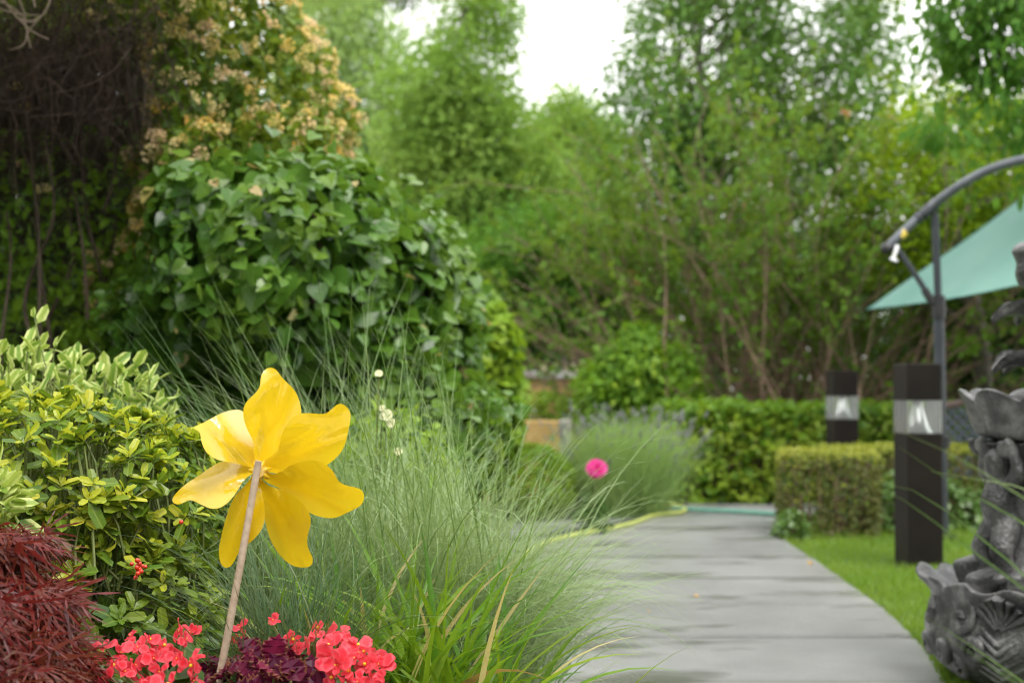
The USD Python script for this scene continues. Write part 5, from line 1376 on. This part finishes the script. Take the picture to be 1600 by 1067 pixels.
# ------------------------------------------------------------------ trees and big shrubs
def crown(ells, n_clump, per, clump_r, leaf, tpl, r, flat=0.6, shell=0.55, hang=0.3, upw=0.8):
    vol = np.array([np.prod(e[1]) for e in ells]) ** 0.75; k = r.choice(len(ells), n_clump, p=vol / vol.sum())
    C = np.array([e[0] for e in ells])[k]; Q = np.array([e[1] for e in ells])[k]
    d = randdir(r, n_clump); rad = 1 - (1 - shell) * r.random(n_clump) ** 1.5
    rad = rad * (0.78 + 0.5 * meshkit.noise(d * 2.5 + k[:, None] * 3.3, 9))
    cc = C + Q * d * rad[:, None]
    cr = clump_r * (0.6 + 0.8 * r.random(n_clump))
    off = r.normal(size=(n_clump, per, 3)) * [1, 1, flat] * 0.55
    p = (cc[:, None] + off * cr[:, None, None]).reshape(-1, 3)
    outw = nrm(off.reshape(-1, 3) + np.repeat(d, per, 0) * 0.8 + 1e-6)
    n = len(p)
    nn = nrm(UP * upw + outw * 0.5 + r.normal(size=(n, 3)) * 0.55)
    tip = outw - UP * hang + r.normal(size=(n, 3)) * 0.5
    S = leaf * np.clip(1 + r.normal(size=n) * 0.25, 0.5, 1.7)
    return leaves(p, tip, nn, S, tpl), cc


def tree(name, label, ells, base, trunk_r, mat, r, n_clump, per, clump_r, leaf, tpl=None, stems=1, most=0, spread=0.0, group=None, limbs=40, bark='bark', **kw):
    t = thing(name, label, 'tree' if 'shrub' not in name else 'shrub', base, group)
    (v, f), cc = crown(ells, n_clump, per, clump_r, leaf, tpl or t_fold(0.32, 0.1), r, **kw)
    part(t, 'crown', (v, f), M[mat], kind='stuff')
    top_ = max((e[0] for e in ells), key=lambda c: c[2])
    ctr = np.mean([e[0] for e in ells], 0)
    trunks = []
    for k in range(stems):
        b = base + np.array([r.normal() * 0.15, r.normal() * 0.15, 0]) * (stems > 1)
        tp = top_ + np.array([r.normal() * (spread or 0.2), r.normal() * (spread or 0.2), 0.3])
        line = spline([b, b + (tp - b) * 0.33 + [r.normal() * 0.1, r.normal() * 0.1, 0], b + (tp - b) * 0.66 + [r.normal() * 0.15, r.normal() * 0.15, 0], tp], 18)
        trunks.append(line)
        part(t, 'trunk', tube(line, [trunk_r, trunk_r * 0.7, trunk_r * 0.2], 8), M[bark], smooth=60)
    i = r.choice(len(cc), min(limbs, len(cc)), replace=False)
    br = []
    for k in i:
        ln = trunks[r.integers(stems)]
        hz_ = np.argmin(np.abs(ln[:, 2] - (cc[k][2] - np.linalg.norm(cc[k][:2] - ln[9][:2]) * 0.6)))
        s = ln[hz_]
        br.append(spline([s, (s + cc[k]) / 2 + [0, 0, 0.06 * np.linalg.norm(cc[k] - s)], cc[k]], 8))
    if br:
        part(t, 'limbs', tubes(np.array(br), np.linspace(trunk_r * 0.35, trunk_r * 0.06, 8)[None], 5), M[bark], kind='stuff')
    return t


gnd = lambda u, d: np.array([P(u, 700, d)[0], d, 0.0])
r = R(50)
# far dark belt of evergreens, each its own tree
for k, (u, v, ru, rv, d) in enumerate(((20, 200, 150, 320, 14), (170, 200, 140, 320, 15), (480, 330, 120, 230, 33), (640, 400, 110, 220, 31), (800, 420, 100, 200, 32), (930, 420, 100, 210, 34), (1070, 380, 110, 250, 32), (1230, 380, 120, 240, 33), (1400, 400, 110, 240, 34), (1540, 380, 120, 260, 32), (330, 300, 130, 280, 33))):
    lab = ('tall dark evergreen hidden behind the dead thicket', 'tall dark evergreen behind the honeysuckle and thicket', 'far dark evergreen behind the pale conifer', 'far dark evergreen behind the trunk of the tall light green tree', 'far dark evergreen just left of the open sky gap', 'far dark evergreen under the open sky gap', 'far dark evergreen behind the feathery multi-stemmed tree', 'far dark evergreen above the twiggy shrub', 'far dark evergreen behind the yellow green tree', 'far dark evergreen behind the teal umbrella', 'far dark evergreen hidden behind the honeysuckle')[k]
    tree('evergreen_tree', lab, [EL(u, v, d, ru * 0.9, rv, 1.6), EL(u, v + rv * 0.5, d, ru * 1.2, rv * 0.75, 1.8)], gnd(u, d), 0.16, 'dark_tree', r, 420, 26, 0.55, 0.12, limbs=30, group=None)
# pale conifer and dark bough at the left
tree('pale_tree', 'pale green feathery tree behind the honeysuckle', [EL(520, 190, 27, 95, 200, 1.2), EL(600, 150, 27, 80, 110, 1.2), EL(500, 60, 27, 70, 110, 1.2), EL(600, 330, 26, 80, 130, 1.0)], gnd(540, 27), 0.15, 'pale_tree', r, 700, 40, 0.42, 0.10, flat=0.9)
tree('dark_pine', 'tall dark tree whose bough shows above the pale green tree', [EL(560, -60, 29.5, 95, 75, 1.2), EL(470, -80, 29.5, 90, 80, 1.2), EL(640, -40, 29.5, 50, 55, 0.8)], gnd(430, 29.5), 0.2, 'dark_tree', r, 420, 34, 0.42, 0.09, hang=0.9)
tree('birch_tree', 'tall light green tree left of the open sky gap', [EL(735, 170, 20, 70, 250, 0.9), EL(700, 290, 20, 110, 150, 1.0), EL(680, 170, 20, 75, 130, 0.9), EL(765, 20, 20, 40, 90, 0.5), EL(790, 290, 20, 75, 140, 0.8)], gnd(765, 20), 0.085, 'light_tree', r, 820, 48, 0.32, 0.08, limbs=90)
tree('birch_tree', 'smaller light green tree beneath the open sky gap', [EL(885, 290, 22, 75, 130, 0.9), EL(850, 330, 21.5, 70, 110, 0.9), EL(925, 330, 22, 60, 150, 0.8), EL(880, 190, 22, 25, 50, 0.4)], gnd(880, 22), 0.10, 'light_tree', r, 680, 46, 0.32, 0.078)
tree('maple_tree', 'mid green bushy tree standing before the dark evergreens', [EL(840, 430, 17, 90, 110, 0.9), EL(930, 420, 17, 70, 100, 0.8), EL(760, 470, 17.5, 70, 110, 0.8)], gnd(850, 17), 0.09, 'mid_tree', r, 560, 42, 0.28, 0.075)
# feathery tree right of the gap
tp = t_pinnate()
tree('rowan_tree', 'tall feathery rowan with several thin trunks right of the sky gap', [EL(1110, 100, 15.5, 130, 190, 1.1), EL(1250, 60, 15.5, 130, 210, 1.1), EL(1020, 230, 15.5, 80, 150, 0.9), EL(1050, -30, 15.5, 80, 60, 0.8), EL(1340, 140, 15.5, 70, 160, 0.9), EL(1150, 280, 15.5, 170, 130, 0.9)], gnd(1130, 15.5), 0.05, 'rowan', r, 880, 40, 0.26, 0.072, tpl=t_fold(0.28, 0.08), stems=5, spread=0.25, limbs=120, hang=0.5, upw=0.4, flat=0.8)
tree('yellow_tree', 'yellow green tree between the rowan and the overhanging boughs', [EL(1480, 230, 12.6, 90, 110, 0.6), EL(1430, 330, 12.6, 90, 120, 0.6), EL(1560, 250, 12.8, 80, 130, 0.6)], gnd(1500, 12.8), 0.1, 'yellow_tree', r, 420, 34, 0.22, 0.05)
tree('shade_tree', 'dark green dense tree behind the umbrella pole', [EL(1560, 480, 14, 120, 170, 0.9), EL(1480, 530, 14, 70, 110, 0.7), EL(1640, 400, 14, 120, 220, 0.9)], gnd(1570, 14), 0.1, 'dark_tree', r, 620, 44, 0.24, 0.062)
# overhanging boughs at the top right, nearer
(v, f), cc = crown([EL(1500, -20, 9.5, 60, 110, 0.4), EL(1580, 60, 9.3, 60, 150, 0.4), EL(1450, 70, 9.6, 35, 35, 0.25), EL(1640, 120, 9.2, 70, 170, 0.5), EL(1610, -60, 9.4, 150, 70, 0.6), EL(1480, 190, 9.5, 45, 50, 0.25), EL(1520, 60, 9.5, 60, 80, 0.4)], 300, 16, 0.15, 0.07, t_ovate(0.26, 0.04, 0.3), r, hang=1.2)
tb = np.array([4.6, 9.6, 0.0])
t = thing('overhanging_tree', 'near tree with drooping leafy boughs over the umbrella', 'tree', tb)
split_largest(t, 'leaf', 'crown', v, f, 8, 8, M['mid_tree'], most=200, minpx=12)
tt = spline([tb, (4.5, 9.6, 1.4), (4.45, 9.5, 2.8), (4.2, 9.5, 4.2)], 20); part(t, 'trunk', tube(tt, [0.12, 0.05], 10), M['bark'], smooth=60)
bl_ = [spline([tt[10 + k % 9], (tt[10 + k % 9] + c) / 2 + [0, 0, 0.15], c], 8) for k, c in enumerate(cc[::4])]
part(t, 'limbs', tubes(np.array(bl_), np.linspace(0.022, 0.004, 8)[None], 5), M['bark'], kind='stuff')

# the big twiggy shrub
r = R(60)
sc = np.array([P(1215, 640, 13.2)[0], 13.2, 0.0])
t = thing('twiggy_shrub', 'large twiggy shrub with fanning bare brown stems behind the laurel hedge', 'shrub', sc)
n = 230
b0 = sc + np.c_[r.normal(size=n) * 0.45, r.normal(size=n) * 0.35, np.zeros(n)]
lean = r.normal(size=n) * 0.5 - 0.12; lean2 = r.normal(size=n) * 0.28
D = np.c_[np.sin(lean) * 1.2 + (b0[:, 0] - sc[0]) * 0.5, np.sin(lean2), np.cos(lean)]
sp_, sr_ = twigs(b0, D, 2.1 + 1.5 * r.random(n), 0.013 * (0.6 + 0.7 * r.random(n)), r, bend=0.22, k=10)
for k in range(120):
    part(t, 'stem', tubes(sp_[k:k + 1], sr_[k:k + 1], 5), M['twig'])
part(t, 'stems', tubes(sp_[120:], sr_[120:], 4), M['twig'], kind='stuff')
n2 = 1300
i = r.choice(n, n2); j = r.integers(2, 10, n2)
d0 = nrm(sp_[i, j] - sp_[i, j - 1]) + r.normal(size=(n2, 3)) * 0.5
tp2, tr2 = twigs(sp_[i, j], d0, 0.25 + 0.5 * r.random(n2), 0.0036, r, bend=0.35, k=6)
part(t, 'twigs', tubes(tp2, tr2, 3), M['twig'], kind='stuff')
n3 = 38000
i = r.choice(n2, n3); w = r.random(n3)
hh = tp2[i, 3, 2]
keep = r.random(n3) < np.clip((hh - 0.9) / 1.2, 0.10, 1)
i = i[keep]; w = w[keep]; n3 = len(i)
k5 = np.clip((w * 5).astype(int), 0, 4)
lp = tp2[i, k5] * (1 - (w * 5 - k5))[:, None] + tp2[i, k5 + 1] * (w * 5 - k5)[:, None] + r.normal(size=(n3, 3)) * 0.025
part(t, 'foliage', leaves(lp, randdir(r, n3), nrm(UP + r.normal(size=(n3, 3)) * 0.7), 0.072 * (0.6 + 0.8 * r.random(n3)), t_fold(0.34, 0.1)), M['shrub_leaf'], kind='stuff')
for (u, v) in ((1185, 178), (1206, 187), (1165, 328), (1190, 340), (1322, 176), (987, 430), (997, 440), (1395, 183)):
    c = P(u, v, 12.7 + r.normal() * 0.15)
    n = 16
    part(t, 'coral_shoot', leaves(c + r.normal(size=(n, 3)) * 0.024, randdir(r, n), nrm(UP + r.normal(size=(n, 3)) * 0.6), 0.036, t_fold(0.35, 0.1)), M['shrub_pink'])
r = R(61)
t = thing('round_bush', 'round bright green bush beside the garden wall', 'bush', P(985, 650, 12.2) * [1, 1, 0])
foliage(t, [EL(985, 600, 12.2, 62, 75, 0.5), EL(935, 620, 12.1, 40, 55, 0.4), EL(1045, 600, 12.4, 60, 75, 0.4), EL(1000, 540, 12.2, 35, 40, 0.3)], 6500, r, 0.065, to, M['bright'], most=110, jit=0.2, lump=0.4, minpx=9)
part(t, 'inner_foliage', skin_leaves(*ell_surface([EL(985, 595, 12.2, 62, 66, 0.4)], 1500, r, 0.2), r, 0.08, to), M['mid_tree'], kind='stuff')
t = thing('low_shrub', 'loose yellow green low shrubs before the garden wall', 'shrub', P(850, 650, 13.2) * [1, 1, 0])
foliage(t, [EL(845, 632, 13.2, 45, 22, 0.35), EL(880, 640, 13.2, 40, 30, 0.35), EL(815, 640, 13.2, 40, 30, 0.3)], 3200, r, 0.05, to, M['bright'], most=0, jit=0.25, lump=0.3, zmin=0.02)
part(t, 'stems', tubes(*twigs(np.repeat(P(850, 700, 13.2)[None] * [1, 1, 0], 60, 0) + r.normal(size=(60, 3)) * [0.25, 0.1, 0], r.normal(size=(60, 3)) * 0.3 + UP, 0.75, 0.004, r), 4), M['stem'], kind='stuff')
t = thing('seed_head_plant', 'tall wispy plant with pale flower heads against the grey coping', 'plant', P(893, 650, 14.5) * [1, 1, 0])
for (u, v) in ((893, 566, ), (884, 575), (868, 572), (852, 578), (900, 580)):
    c = P(u, v, 14.5)
    part(t, 'stem', tube([c, c - [0.02, 0, 0.5], c * [1, 1, 0]], [0.003, 0.005], 5, 8), M['stem'])
    part(t, 'flower_head', leaves(c + r.normal(size=(14, 3)) * 0.025, randdir(r, 14), randdir(r, 14), 0.035, t_fold(0.35)), M['cream'])
# grass verge that closes the view between hedge and trees
t_g = [EL(1330, 560, 15, 260, 90, 0.7), EL(1180, 575, 15.2, 160, 80, 0.6), EL(1500, 590, 15, 120, 70, 0.5)]
t = thing('back_shrub', 'shadowy green shrubs filling in behind the bare twiggy stems', 'shrub', P(1330, 640, 15) * [1, 1, 0])
foliage(t, t_g, 5200, r, 0.085, to, M['dark_tree'], most=0, jit=0.3, lump=0.3)
part(t, 'stems', tubes(*twigs(np.repeat(P(1330, 700, 15)[None] * [1, 1, 0], 80, 0) + r.normal(size=(80, 3)) * [0.9, 0.2, 0], r.normal(size=(80, 3)) * 0.3 + UP, 1.2, 0.006, r), 4), M['twig'], kind='stuff')

# ------------------------------------------------------------------ a tree line beyond, and unseen trees added to block low sky light
r = R(70)
n = 26000
az = -0.75 + 1.5 * r.random(n)
d = 37 + 3 * r.random(n)
hmax = 4.6 + 1.8 * meshkit.fbm(np.c_[az * 9, az * 0, az * 0], 3, 5)
pp = np.c_[np.tan(az) * d, d, hmax * r.random(n) ** 0.8]
top('far_woodland', leaves(pp, nrm(r.normal(size=(n, 3)) - UP * 0.4), nrm(UP * 0.6 + np.array([0, -0.6, 0]) + r.normal(size=(n, 3)) * 0.5), 0.36 * (0.6 + 0.7 * r.random(n)), t_fold(0.34, 0.1)), M['dark_tree'], kind='stuff', label='far dark belt of woodland closing the garden beyond the trees', cat='woodland')
for k, (x, y_, h_) in enumerate(((-6.0, -3.0, 6), (-2.2, -5.5, 7), (2.2, -5.8, 6.5), (6.2, -3.5, 6.5), (7.6, 1.0, 6), (-5.6, 1.2, 5.5), (8.2, 5.2, 6), (-5.4, 4.4, 5))):
    words = ('behind the maple side of the bed', 'behind the viewpoint on the planting side', 'behind the viewpoint in line with the path', 'behind the viewpoint on the lawn side', 'at the lawn edge level with the viewpoint', 'beside the bed level with the pinwheel', 'at the lawn edge level with the bollards', 'beside the dead thicket')[k]
    tree('garden_tree', 'added unseen light blocking tree ' + words, [(np.array([x, y_, h_ * 0.56]), np.array([1.9, 1.5, h_ * 0.45])), (np.array([x + 0.5, y_, h_ * 0.3]), np.array([2.0, 1.5, h_ * 0.3]))], np.array([x, y_, 0.0]), 0.11, 'mid_tree', r, 330, 30, 0.5, 0.15, limbs=20)
